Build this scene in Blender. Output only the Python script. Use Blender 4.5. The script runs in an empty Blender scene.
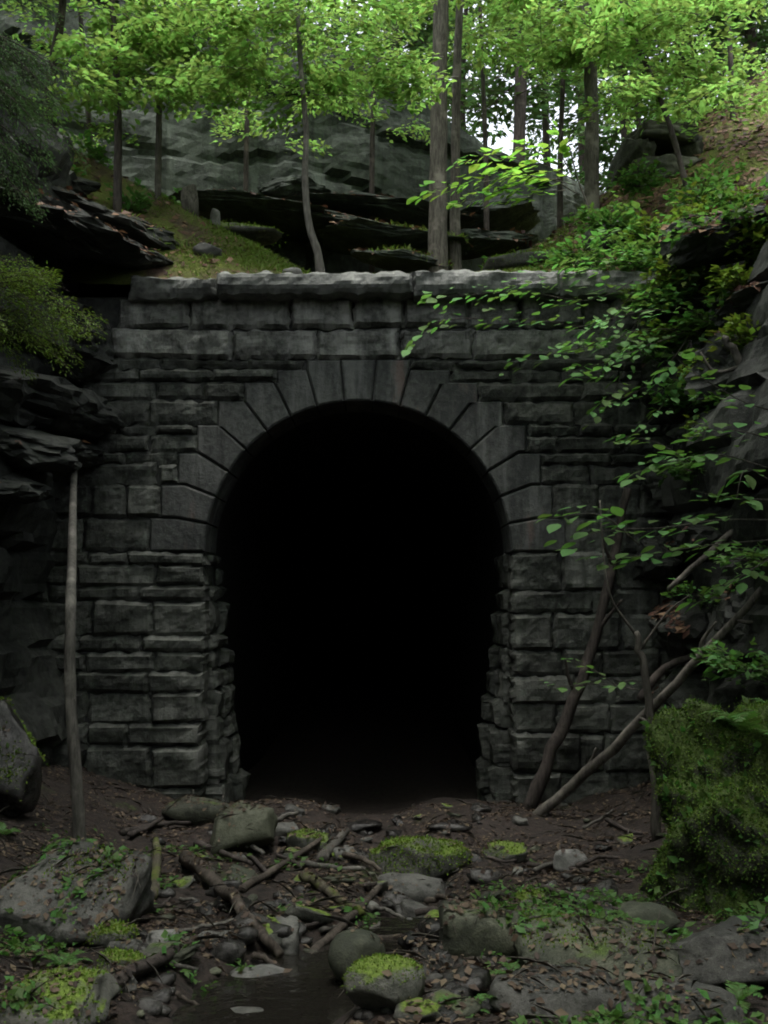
import bpy, bmesh, math, random
import numpy as np
from mathutils import Vector, Matrix, Quaternion, noise

R = math.radians
random.seed(7)
rng = np.random.default_rng(7)
scene = bpy.context.scene
col = scene.collection

# ------------------------------------------------------------------ camera
FPX = 1027.0                       # focal length in pixels of the 768 x 1024 picture
PITCH = R(4.5)
CAM = Vector((0.0, 0.0, 2.72))
cam_d = bpy.data.cameras.new('camera')
cam_d.sensor_fit = 'VERTICAL'
cam_d.sensor_height = 24.0
cam_d.lens = 24.0 * FPX / 1024.0
cam_d.clip_start = 0.05
cam_d.clip_end = 600
cam = bpy.data.objects.new('camera', cam_d)
cam.location = CAM
cam.rotation_euler = (R(90) + PITCH, 0, 0)
col.objects.link(cam)
scene.camera = cam

# ------------------------------------------------------------------ sky, sun, exposure
SUN_EL, SUN_ROT = R(77), R(190)    # overcast: high and soft, a little from the viewer's side
world = bpy.data.worlds.new('World')
scene.world = world
world.use_nodes = True
wn = world.node_tree
wn.nodes.clear()
wo = wn.nodes.new('ShaderNodeOutputWorld')
wb = wn.nodes.new('ShaderNodeBackground')
ws = wn.nodes.new('ShaderNodeTexSky')
ws.sky_type = 'NISHITA'
ws.sun_disc = False
ws.sun_elevation = SUN_EL
ws.sun_rotation = SUN_ROT
ws.air_density = 1.0
ws.dust_density = 5.0
ws.ozone_density = 1.0
wb.inputs['Strength'].default_value = 0.15
wh = wn.nodes.new('ShaderNodeHueSaturation')      # cloud cover takes the blue out of the sky
wh.inputs['Saturation'].default_value = 0.30
wn.links.new(ws.outputs[0], wh.inputs['Color'])
wn.links.new(wh.outputs[0], wb.inputs['Color'])
wn.links.new(wb.outputs[0], wo.inputs['Surface'])

sun_d = bpy.data.lights.new('sun', 'SUN')
sun_d.energy = 1.1
sun_d.angle = R(45)
sun_d.color = (1.0, 0.97, 0.92)
sun = bpy.data.objects.new('sun', sun_d)
sun.rotation_euler = (SUN_EL - R(90), 0, -SUN_ROT)
sun.location = (0, 0, 40)
col.objects.link(sun)

scene.view_settings.view_transform = 'Standard'
scene.view_settings.look = 'None'
scene.view_settings.gamma = 1.0
scene.view_settings.exposure = 2.1
scene.render.engine = 'CYCLES'
scene.cycles.use_denoising = True
scene.cycles.max_bounces = 6
scene.cycles.diffuse_bounces = 4
scene.cycles.glossy_bounces = 2
scene.cycles.transmission_bounces = 4
scene.cycles.filter_width = 1.9


# ------------------------------------------------------------------ pixel <-> place
CP, SP = math.cos(PITCH), math.sin(PITCH)

def at(px, py, Y):
    """the point at distance Y in front of the camera that the pixel looks at"""
    u, v = (px - 384.0) / FPX, (512.0 - py) / FPX
    d = Vector((u, CP - v * SP, SP + v * CP))
    return CAM + d * (Y / d.y)

def ppm(Y):
    return FPX / Y

def lerp(a, b, t):
    return a + (b - a) * t

def pw(x, xs, ys):
    return float(np.interp(x, xs, ys))

def sstep(a, b, x):
    t = min(1.0, max(0.0, (x - a) / (b - a)))
    return t * t * (3 - 2 * t)

WALL = 13.5

def channel(y):
    return pw(y, [-5, 3, 4.5, 5.6, 7, 9, 13, 30], [-0.3, -0.55, -0.72, -0.6, 0.15, 0.3, -0.2, -0.3])

def bed_base(y):
    return pw(y, [-14, 2, 4.5, 7, 9.5, 12, 13.3, 15, 20, 60], [1.25, 1.08, 0.88, 0.60, 0.32, 0.10, 0.05, -0.25, -0.5, -0.5])

def bed(x, y):
    z = bed_base(y)
    c = abs(x - channel(y))
    w = pw(y, [3, 5.5, 7, 10, 13, 14], [0.8, 0.75, 0.55, 0.4, 0.7, 0.9])
    z -= 0.17 * (1 - sstep(0.25 * w, w, c))
    if y < 14:
        a = abs(x) - pw(y, [0, 6, 13.5], [1.5, 1.9, 2.4])
        if a > 0:
            z += 0.30 * a ** 1.25
    z += 0.09 * noise.noise((x * 1.1, y * 1.1, 3.0)) + 0.045 * noise.noise((x * 3.3, y * 3.3, 9.0)) + 0.02 * noise.noise((x * 9, y * 9, 4.0))
    return z

def gp(px, py):
    """where the pixel's ray meets the stream bed"""
    lo = 2.5
    y = lo
    while y < 30:
        p = at(px, py, y)
        if p.z < bed(p.x, y):
            return Vector((p.x, y, bed(p.x, y)))
        y += 0.03
    return at(px, py, 13)

CLIFF_XS = [-60, -9, -5, -1, 1.5, 3.2, 6, 60]
CLIFF_YS = [17, 17.5, 18.6, 19.4, 20.2, 21.0, 24, 40]
def cliff_y(x):
    return pw(x, CLIFF_XS, CLIFF_YS)

def cliff_top(x):
    return pw(x, [-60, -8, -4, 0, 1.2, 2.6, 60], [15, 14.6, 14.0, 13.2, 12.2, 11.6, 13.0])

def bank(x, y):
    t = min(1.6, max(0.0, (y - 13.35) / 2.3))
    z = 6.80 + 0.40 * min(0.65, y - 13.35) + 0.16 * max(0.0, y - 14.0)
    if x < -0.7:
        z += 0.60 * (-0.7 - x) ** 0.95 * min(1.0, t)
    if x > 0.7:
        z += (0.30 * (x - 0.7) + 0.20 * max(0.0, x - 2.4)) * t
    return z

def hill(x, y):
    if y < 13.3:
        z = 8.2 + 0.25 * (abs(x) - 4.2) + 0.02 * (13.3 - y)
        z = lerp(z, bank(x, 13.3), sstep(10.5, 13.3, y))
    else:
        z = bank(x, y)
        cy = cliff_y(x)
        if y > cy:
            t = sstep(cy + 0.1, cy + 0.9, y)
            z = lerp(z, max(cliff_top(x), z if x > 4 else 0), t)
    z = min(z, 13.5 + 0.03 * abs(x))
    z += 0.10 * noise.noise((x * 0.9, y * 0.9, 1.0)) + 0.04 * noise.noise((x * 3, y * 3, 5.0))
    return z


# ------------------------------------------------------------------ materials
def new_mat(name):
    m = bpy.data.materials.new(name)
    m.use_nodes = True
    nt = m.node_tree
    nt.nodes.clear()
    out = nt.nodes.new('ShaderNodeOutputMaterial')
    b = nt.nodes.new('ShaderNodeBsdfPrincipled')
    nt.links.new(b.outputs[0], out.inputs['Surface'])
    return m, nt, b, out

def node(nt, t, **kw):
    n = nt.nodes.new(t)
    for k, v in kw.items():
        if k.startswith('i_'):
            n.inputs[k[2:]].default_value = v
        else:
            setattr(n, k, v)
    return n

def mathn(nt, op, a, b=None, c=None, clamp=False):
    n = nt.nodes.new('ShaderNodeMath')
    n.operation = op
    n.use_clamp = clamp
    for i, v in enumerate((a, b, c)):
        if v is None:
            continue
        if isinstance(v, (int, float)):
            n.inputs[i].default_value = v
        else:
            nt.links.new(v, n.inputs[i])
    return n.outputs[0]

def mixc(nt, f, a, b):
    n = nt.nodes.new('ShaderNodeMix')
    n.data_type = 'RGBA'
    for s, v in ((0, f), (6, a), (7, b)):
        if isinstance(v, (int, float)):
            n.inputs[s].default_value = v
        elif isinstance(v, tuple):
            n.inputs[s].default_value = (*v, 1)
        else:
            nt.links.new(v, n.inputs[s])
    return n.outputs[2]

def ramp(nt, f, lo, hi):
    n = nt.nodes.new('ShaderNodeMapRange')
    n.interpolation_type = 'SMOOTHSTEP'
    nt.links.new(f, n.inputs[0])
    n.inputs[1].default_value = lo
    n.inputs[2].default_value = hi
    return n.outputs[0]

def tex(nt, vec, scale, detail=6, rough=0.6, stretch=None):
    if stretch:
        mp = nt.nodes.new('ShaderNodeMapping')
        mp.inputs['Scale'].default_value = stretch
        nt.links.new(vec, mp.inputs['Vector'])
        vec = mp.outputs[0]
    n = nt.nodes.new('ShaderNodeTexNoise')
    n.inputs['Scale'].default_value = scale
    n.inputs['Detail'].default_value = detail
    n.inputs['Roughness'].default_value = rough
    nt.links.new(vec, n.inputs['Vector'])
    return n.outputs['Fac']

def rock_mat(name, c_dark, c_light, moss=None, moss_amount=0.0, streak=0.0, stain=None, rough=0.75, bump=0.5, lichen=0.0, tint=0.35):
    m, nt, b, out = new_mat(name)
    g = nt.nodes.new('ShaderNodeNewGeometry')
    oi = nt.nodes.new('ShaderNodeObjectInfo')
    pos = g.outputs['Position']
    n1 = tex(nt, pos, 1.3, 8)
    n2 = tex(nt, pos, 11, 8, 0.7)
    n3 = tex(nt, pos, 45, 4, 0.7)
    n4 = tex(nt, pos, 110, 5, 0.75)
    f = mathn(nt, 'ADD', mathn(nt, 'ADD', mathn(nt, 'MULTIPLY', n1, 0.42), mathn(nt, 'MULTIPLY', n2, 0.38)), mathn(nt, 'MULTIPLY', n4, 0.20))
    c = mixc(nt, ramp(nt, f, 0.425, 0.585), c_dark, c_light)
    # every stone its own tone
    hs = nt.nodes.new('ShaderNodeHueSaturation')
    nt.links.new(c, hs.inputs['Color'])
    nt.links.new(mathn(nt, 'MULTIPLY_ADD', oi.outputs['Random'], tint * 2, 1 - tint), hs.inputs['Value'])
    c = hs.outputs[0]
    if streak:
        s = tex(nt, pos, 2.2, 6, 0.6, (1.6, 1.0, 0.22))
        c = mixc(nt, mathn(nt, 'MULTIPLY', ramp(nt, s, 0.50, 0.68), streak), c, tuple(min(1, 1.9 * v) for v in c_light))
        s2 = tex(nt, pos, 3.1, 6, 0.6, (1.9, 1.0, 0.25))
        c = mixc(nt, mathn(nt, 'MULTIPLY', ramp(nt, s2, 0.55, 0.7), streak), c, tuple(0.4 * v for v in c_dark))
    if stain:
        s = tex(nt, pos, 1.7, 5, 0.6, (1.5, 1.0, 0.4))
        c = mixc(nt, mathn(nt, 'MULTIPLY', ramp(nt, s, 0.61, 0.72), 0.7), c, stain)
    if lichen:
        l = tex(nt, pos, 6.5, 8, 0.7)
        c = mixc(nt, mathn(nt, 'MULTIPLY', ramp(nt, l, 0.58, 0.66), lichen), c, (0.17, 0.21, 0.17))
    if moss:
        sep = nt.nodes.new('ShaderNodeSeparateXYZ')
        nt.links.new(g.outputs['Normal'], sep.inputs[0])
        mn = tex(nt, pos, 3.0, 8, 0.65)
        q = mathn(nt, 'ADD', mathn(nt, 'MULTIPLY', sep.outputs[2], 0.55), mathn(nt, 'MULTIPLY', mn, 1.3))
        k = ramp(nt, q, 1.42 - moss_amount, 1.58 - moss_amount)
        mc = mixc(nt, ramp(nt, n3, 0.35, 0.65), tuple(0.55 * v for v in moss), tuple(1.25 * v for v in moss))
        c = mixc(nt, k, c, mc)
    nt.links.new(c, b.inputs['Base Color'])
    b.inputs['Specular IOR Level'].default_value = 0.3
    nt.links.new(mathn(nt, 'MULTIPLY_ADD', n2, -0.3, rough + 0.15), b.inputs['Roughness'])
    bp = nt.nodes.new('ShaderNodeBump')
    bp.inputs['Strength'].default_value = bump
    bp.inputs['Distance'].default_value = 0.03
    nt.links.new(mathn(nt, 'ADD', mathn(nt, 'ADD', n2, mathn(nt, 'MULTIPLY', n3, 0.35)), mathn(nt, 'MULTIPLY', n4, 0.15)), bp.inputs['Height'])
    nt.links.new(bp.outputs[0], b.inputs['Normal'])
    return m

def leaf_mat(name, c, trans, var=0.35, mixf=0.5, rough=0.5):
    m, nt, b, out = new_mat(name)
    g = nt.nodes.new('ShaderNodeNewGeometry')
    oi = nt.nodes.new('ShaderNodeObjectInfo')
    rnd = mathn(nt, 'FRACT', mathn(nt, 'ADD', g.outputs['Random Per Island'], oi.outputs['Random']))
    big = tex(nt, g.outputs['Position'], 0.9, 3)
    val = mathn(nt, 'ADD', mathn(nt, 'MULTIPLY_ADD', rnd, 2 * var, 1 - var - 0.15), mathn(nt, 'MULTIPLY', big, 0.3))
    def vary(colr):
        h = nt.nodes.new('ShaderNodeHueSaturation')
        h.inputs['Color'].default_value = (*colr, 1)
        nt.links.new(val, h.inputs['Value'])
        nt.links.new(mathn(nt, 'MULTIPLY_ADD', rnd, 0.05, 0.475), h.inputs['Hue'])
        return h.outputs[0]
    nt.links.new(vary(c), b.inputs['Base Color'])
    b.inputs['Roughness'].default_value = rough
    b.inputs['Specular IOR Level'].default_value = 0.2
    tr = nt.nodes.new('ShaderNodeBsdfTranslucent')
    nt.links.new(vary(trans), tr.inputs['Color'])
    mx = nt.nodes.new('ShaderNodeMixShader')
    mx.inputs[0].default_value = mixf
    nt.links.new(b.outputs[0], mx.inputs[1])
    nt.links.new(tr.outputs[0], mx.inputs[2])
    nt.links.new(mx.outputs[0], out.inputs['Surface'])
    return m

def bark_mat(name, c1, c2, moss=None):
    m, nt, b, out = new_mat(name)
    g = nt.nodes.new('ShaderNodeNewGeometry')
    pos = g.outputs['Position']
    s = tex(nt, pos, 9, 8, 0.7, (3, 3, 0.5))
    n1 = tex(nt, pos, 2.2, 5)
    c = mixc(nt, ramp(nt, s, 0.35, 0.65), c1, c2)
    c = mixc(nt, ramp(nt, n1, 0.52, 0.68), c, tuple(1.6 * v for v in c2))
    if moss:
        c = mixc(nt, ramp(nt, tex(nt, pos, 4.0, 6), 0.45, 0.6), c, moss)
    nt.links.new(c, b.inputs['Base Color'])
    b.inputs['Roughness'].default_value = 0.85
    b.inputs['Specular IOR Level'].default_value = 0.2
    bp = nt.nodes.new('ShaderNodeBump')
    bp.inputs['Strength'].default_value = 0.7
    bp.inputs['Distance'].default_value = 0.02
    nt.links.new(s, bp.inputs['Height'])
    nt.links.new(bp.outputs[0], b.inputs['Normal'])
    return m

def ground_mat(name, moss_col, moss_lo, moss_hi, c1=(0.010, 0.0088, 0.0078), c2=(0.040, 0.030, 0.025)):
    m, nt, b, out = new_mat(name)
    g = nt.nodes.new('ShaderNodeNewGeometry')
    pos = g.outputs['Position']
    n1 = tex(nt, pos, 14, 8, 0.75)
    n2 = tex(nt, pos, 1.1, 6)
    n3 = tex(nt, pos, 40, 4, 0.7)
    c = mixc(nt, ramp(nt, n1, 0.35, 0.65), c1, c2)
    k = ramp(nt, mathn(nt, 'ADD', mathn(nt, 'MULTIPLY', n2, 0.75), mathn(nt, 'MULTIPLY', n1, 0.25)), moss_lo, moss_hi)
    mc = mixc(nt, ramp(nt, n3, 0.35, 0.65), tuple(0.6 * v for v in moss_col), tuple(1.2 * v for v in moss_col))
    c = mixc(nt, k, c, mc)
    nt.links.new(c, b.inputs['Base Color'])
    b.inputs['Roughness'].default_value = 0.9
    b.inputs['Specular IOR Level'].default_value = 0.25
    bp = nt.nodes.new('ShaderNodeBump')
    bp.inputs['Strength'].default_value = 0.9
    bp.inputs['Distance'].default_value = 0.04
    nt.links.new(mathn(nt, 'ADD', n1, mathn(nt, 'MULTIPLY', n3, 0.4)), bp.inputs['Height'])
    nt.links.new(bp.outputs[0], b.inputs['Normal'])
    return m

MOSS = (0.100, 0.150, 0.022)
MOSS_DK = (0.045, 0.075, 0.014)
M = {}
M['ashlar'] = rock_mat('ashlar', (0.026, 0.029, 0.025), (0.092, 0.096, 0.086), moss=(0.05, 0.07, 0.022), moss_amount=0.02, streak=0.5, bump=1.0, lichen=0.3, tint=0.32)
M['dressed'] = rock_mat('dressed_stone', (0.031, 0.034, 0.033), (0.076, 0.079, 0.075), streak=0.6, stain=(0.12, 0.085, 0.075), bump=0.8, tint=0.18)
M['coping'] = rock_mat('coping_stone', (0.055, 0.058, 0.055), (0.17, 0.175, 0.162), moss=(0.07, 0.09, 0.025), moss_amount=0.10, streak=0.3, bump=0.7, tint=0.15)
M['ashlar_pale'] = rock_mat('limed_toplit_ashlar', (0.050, 0.053, 0.048), (0.180, 0.182, 0.168), moss=(0.05, 0.07, 0.022), moss_amount=0.04, streak=0.6, bump=1.0, lichen=0.4, tint=0.32)  # lime streaks, plus lightened colour for the stronger light on the top courses
M['mortar'] = rock_mat('mortar', (0.022, 0.024, 0.023), (0.055, 0.057, 0.054), bump=0.5)
M['bore_shade'] = rock_mat('bore_shade_stone', (0.004, 0.004, 0.004), (0.014, 0.014, 0.013), bump=0.5)  # near-black colour puts the shade inside the bore into the stone
M['cliff'] = rock_mat('cliff_rock', (0.010, 0.0115, 0.010), (0.040, 0.043, 0.037), moss=MOSS_DK, moss_amount=0.04, streak=0.25, bump=0.9, tint=0.3)
M['cliff_back'] = rock_mat('back_cliff_rock', (0.017, 0.023, 0.018), (0.046, 0.058, 0.045), moss=MOSS_DK, moss_amount=0.22, streak=0.5, bump=0.9, lichen=0.25, tint=0.2)
M['boulder'] = rock_mat('boulder', (0.030, 0.031, 0.028), (0.105, 0.105, 0.095), moss=(0.06, 0.085, 0.018), moss_amount=0.02, bump=0.6)
M['boulder_moss'] = rock_mat('mossy_boulder', (0.03, 0.033, 0.027), (0.09, 0.09, 0.078), moss=MOSS, moss_amount=0.42, bump=0.7)
M['boulder_deep_moss'] = rock_mat('deep_moss_boulder', (0.03, 0.033, 0.027), (0.06, 0.065, 0.045), moss=(0.05, 0.08, 0.016), moss_amount=0.75, bump=1.0)
M['boulder_olive'] = rock_mat('olive_boulder', (0.025, 0.029, 0.02), (0.075, 0.08, 0.055), moss=(0.055, 0.085, 0.018), moss_amount=0.20, bump=0.6)
M['wet_stone'] = rock_mat('wet_stone', (0.010, 0.010, 0.0095), (0.045, 0.043, 0.040), moss=MOSS_DK, moss_amount=-0.05, rough=0.2, bump=0.5)
M['pale_stone'] = rock_mat('pale_stone', (0.07, 0.07, 0.066), (0.17, 0.17, 0.16), moss=MOSS_DK, moss_amount=-0.05, bump=0.4)
M['moss_deep'] = leaf_mat('leafy_moss', (0.060, 0.105, 0.020), (0.06, 0.12, 0.018), var=0.6, mixf=0.25, rough=0.9)
M['moss'] = leaf_mat('moss_tufts', (0.105, 0.165, 0.022), (0.11, 0.19, 0.018), mixf=0.25, rough=0.9)
M['ground'] = ground_mat('forest_floor', MOSS_DK, 0.60, 0.72)
M['bank'] = ground_mat('bank_soil', (0.095, 0.115, 0.022), 0.38, 0.54, (0.04, 0.028, 0.021), (0.10, 0.062, 0.045))
M['litter'] = leaf_mat('dead_leaves', (0.070, 0.050, 0.036), (0.06, 0.036, 0.022), var=0.9, mixf=0.15, rough=0.6)
M['litter_red'] = leaf_mat('red_dead_leaves', (0.115, 0.062, 0.044), (0.09, 0.04, 0.025), var=0.8, mixf=0.15, rough=0.6)
M['leaf'] = leaf_mat('beech_leaf', (0.118, 0.195, 0.050), (0.235, 0.395, 0.085), var=0.45, mixf=0.55, rough=0.6)
M['leaf_near'] = leaf_mat('sapling_leaf', (0.095, 0.190, 0.060), (0.12, 0.26, 0.045), var=0.35, mixf=0.4, rough=0.65)
M['leaf_spray'] = leaf_mat('maple_leaf', (0.15, 0.29, 0.055), (0.28, 0.52, 0.07), var=0.3, mixf=0.5, rough=0.6)
M['needle'] = leaf_mat('hemlock_needles', (0.055, 0.095, 0.040), (0.06, 0.12, 0.03), var=0.45, mixf=0.4, rough=0.8)
M['needle_near'] = leaf_mat('young_hemlock_needles', (0.11, 0.165, 0.026), (0.12, 0.19, 0.02), var=0.5, mixf=0.35)
M['needle_bough'] = leaf_mat('hemlock_bough_needles', (0.095, 0.145, 0.065), (0.09, 0.16, 0.05), var=0.5, mixf=0.4, rough=0.8)
M['fern'] = leaf_mat('fern', (0.065, 0.135, 0.035), (0.08, 0.18, 0.03), var=0.3, mixf=0.4)
M['grass'] = leaf_mat('grass', (0.10, 0.145, 0.028), (0.13, 0.20, 0.03), var=0.4, mixf=0.4)
M['bark'] = bark_mat('bark', (0.036, 0.033, 0.028), (0.100, 0.092, 0.080))
M['bark_grey'] = bark_mat('grey_bark', (0.045, 0.043, 0.038), (0.105, 0.100, 0.088))
M['bark_dark'] = bark_mat('dark_bark', (0.022, 0.019, 0.017), (0.06, 0.05, 0.045))
M['bark_moss'] = bark_mat('mossy_bark', (0.035, 0.032, 0.022), (0.09, 0.08, 0.06), moss=(0.07, 0.085, 0.02))
M['deadwood'] = bark_mat('dead_wood', (0.026, 0.022, 0.018), (0.072, 0.060, 0.050))

wm, nt, b, out = new_mat('stream_water')
b.inputs['Base Color'].default_value = (0.012, 0.011, 0.009, 1)
b.inputs['Roughness'].default_value = 0.06
b.inputs['Specular IOR Level'].default_value = 0.5
g = nt.nodes.new('ShaderNodeNewGeometry')
bp = nt.nodes.new('ShaderNodeBump')
bp.inputs['Strength'].default_value = 0.35
bp.inputs['Distance'].default_value = 0.03
nt.links.new(tex(nt, g.outputs['Position'], 7, 3), bp.inputs['Height'])
nt.links.new(bp.outputs[0], b.inputs['Normal'])
M['water'] = wm


# ------------------------------------------------------------------ mesh helpers
def link(name, mesh, mat=None, parent=None):
    o = bpy.data.objects.new(name, mesh)
    col.objects.link(o)
    if mat is not None and mesh is not None and not mesh.materials:
        mesh.materials.append(M[mat] if isinstance(mat, str) else mat)
    if parent is not None:
        o.parent = parent
    return o

def tag(o, label=None, cat=None, group=None, kind=None):
    if label: o['label'] = label
    if cat: o['category'] = cat
    if group: o['group'] = group
    if kind: o['kind'] = kind
    return o

def empty(name, loc=(0, 0, 0)):
    o = bpy.data.objects.new(name, None)
    o.empty_display_size = 0.2
    col.objects.link(o)
    o.location = loc
    return o

class MB:
    def __init__(self):
        self.v, self.f = [], []
    def add(self, vs, fs):
        k = len(self.v)
        self.v += [tuple(p) for p in vs]
        self.f += [tuple(i + k for i in q) for q in fs]
    def tube(self, pts, rads, n=8, cap=True, seed=0, wob=0.0):
        pts = [Vector(p) for p in pts]
        vs, fs = [], []
        ref = Vector((0.31, 0.93, 0.2))
        for i, p in enumerate(pts):
            d = (pts[min(i + 1, len(pts) - 1)] - pts[max(i - 1, 0)])
            d = d.normalized() if d.length > 1e-9 else Vector((0, 0, 1))
            a = d.cross(ref)
            if a.length < 0.05:
                a = d.cross(Vector((1, 0, 0)))
            a.normalize()
            bb = d.cross(a)
            for j in range(n):
                t = 2 * math.pi * j / n
                r = rads[i]
                if wob:
                    r *= 1 + wob * noise.noise((math.cos(t) * 1.3 + seed, math.sin(t) * 1.3, i * 0.6 + seed))
                vs.append(p + (a * math.cos(t) + bb * math.sin(t)) * r)
        for i in range(len(pts) - 1):
            for j in range(n):
                fs.append((i * n + j, i * n + (j + 1) % n, (i + 1) * n + (j + 1) % n, (i + 1) * n + j))
        if cap:
            fs.append(tuple(range(n - 1, -1, -1)))
            fs.append(tuple((len(pts) - 1) * n + j for j in range(n)))
        self.add(vs, fs)
    def mesh(self, name, smooth=True, origin=None):
        m = bpy.data.meshes.new(name)
        v = self.v
        if origin is not None:
            v = [(a - origin[0], b - origin[1], c - origin[2]) for a, b, c in v]
        m.from_pydata(v, [], self.f)
        if smooth:
            m.polygons.foreach_set('use_smooth', [True] * len(m.polygons))
        m.update()
        return m
    def build(self, name, mat, parent=None, smooth=True, origin=None):
        o = link(name, self.mesh(name, smooth, origin), mat, parent)
        if origin is not None:
            o.location = origin
        return o

def np_mesh(name, V, F):
    """V (n,3), F (m,3) triangles or (m,4)"""
    m = bpy.data.meshes.new(name)
    k = F.shape[1]
    m.vertices.add(len(V))
    m.vertices.foreach_set('co', np.ascontiguousarray(V, dtype=np.float32).ravel())
    m.loops.add(F.size)
    m.loops.foreach_set('vertex_index', np.ascontiguousarray(F, dtype=np.int32).ravel())
    m.polygons.add(len(F))
    m.polygons.foreach_set('loop_start', np.arange(0, F.size, k, dtype=np.int32))
    m.polygons.foreach_set('loop_total', np.full(len(F), k, dtype=np.int32))
    m.update(calc_edges=True)
    return m

def smooth_path(pts, n=6):
    """Catmull-Rom through the points"""
    P = [Vector(p) for p in pts]
    P = [P[0] * 2 - P[1]] + P + [P[-1] * 2 - P[-2]]
    out = []
    for i in range(1, len(P) - 2):
        for k in range(n):
            t = k / n
            a, b_, c, d = P[i - 1], P[i], P[i + 1], P[i + 2]
            out.append(0.5 * ((2 * b_) + (c - a) * t + (2 * a - 5 * b_ + 4 * c - d) * t * t + (3 * b_ - a - 3 * c + d) * t ** 3))
    out.append(P[-2])
    return out

_ico = {}
def ico(level):
    if level not in _ico:
        bm = bmesh.new()
        bmesh.ops.create_icosphere(bm, subdivisions=level, radius=1.0)
        bm.verts.ensure_lookup_table()
        _ico[level] = ([v.co.copy() for v in bm.verts], [tuple(v.index for v in f.verts) for f in bm.faces])
        bm.free()
    return _ico[level]

def rock_mesh(name, dims, seed, cuts=7, rough=0.09, level=3, square=0.5, strata=0.0):
    vs, fs = ico(level)
    rd = random.Random(seed)
    planes = []
    for _ in range(cuts):
        n = Vector((rd.gauss(0, 1), rd.gauss(0, 1), rd.gauss(0, 1))).normalized()
        planes.append((n, rd.uniform(0.62, 0.9)))
    out = []
    sx, sy, sz = rd.uniform(0, 99), rd.uniform(0, 99), rd.uniform(0, 99)
    for v in vs:
        p = v.copy()
        mx = max(abs(p.x), abs(p.y), abs(p.z))
        p = p.lerp(p / mx * 0.86, square)
        for n, d in planes:
            t = p.dot(n) - d
            if t > 0:
                p -= n * t
        q = Vector((p.x * 1.4 + sx, p.y * 1.4 + sy, p.z * 1.4 + sz))
        k = noise.noise(q) * rough * 1.6 + noise.noise(q * 3.1) * rough * 0.8 + noise.noise(q * 7.3) * rough * 0.45 + noise.noise(q * 17) * rough * 0.22
        p = p * (1 + k)
        if strata:
            s = p.z * dims[2] * 5.0 + noise.noise((q.x * 0.7, q.y * 0.7, 0)) * 1.2
            fr = s - math.floor(s)
            hsh = noise.noise((math.floor(s) * 3.7 + sx, 0.5, 0.5))
            kk = 1 + strata * (hsh - 0.5 * (fr > 0.8))
            p = Vector((p.x * kk, p.y * kk, p.z))
        out.append((p.x * dims[0], p.y * dims[1], p.z * dims[2]))
    m = bpy.data.meshes.new(name)
    m.from_pydata(out, [], fs)
    m.polygons.foreach_set('use_smooth', [True] * len(m.polygons))
    m.update()
    return m

def rock(name, loc, dims, seed, mat, rot=(0, 0, 0), parent=None, **kw):
    m = rock_mesh(name, dims, seed, **kw)
    o = link(name, m, mat, parent)
    o.location = loc
    o.rotation_euler = rot
    return o

# leaf templates: blade along +x, up +z
T5 = np.array([[0, 0, 0], [0.5, 0, -0.03], [1, 0, -0.10], [0.42, 0.5, 0.05], [0.42, -0.5, 0.05]])
F5 = np.array([[0, 4, 1], [4, 2, 1], [0, 1, 3], [3, 1, 2]])

def leaves(name, P, D, N, L, W, mat, parent=None, kind='stuff'):
    """joined leaves: positions, blade directions, normals, lengths, width ratio"""
    P, D, N = (np.asarray(a, float) for a in (P, D, N))
    L = np.asarray(L, float)
    D = D / np.maximum(np.linalg.norm(D, axis=1, keepdims=True), 1e-9)
    S = np.cross(N, D)
    S /= np.maximum(np.linalg.norm(S, axis=1, keepdims=True), 1e-9)
    U = np.cross(D, S)
    n = len(P)
    V = (P[:, None, :] + L[:, None, None] * (T5[None, :, 0:1] * D[:, None, :] + W * T5[None, :, 1:2] * S[:, None, :] + T5[None, :, 2:3] * U[:, None, :])).reshape(-1, 3)
    F = (F5[None] + 5 * np.arange(n)[:, None, None]).reshape(-1, 3)
    o = link(name, np_mesh(name, V, F), mat, parent)
    if kind:
        o['kind'] = kind
    return o

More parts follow.
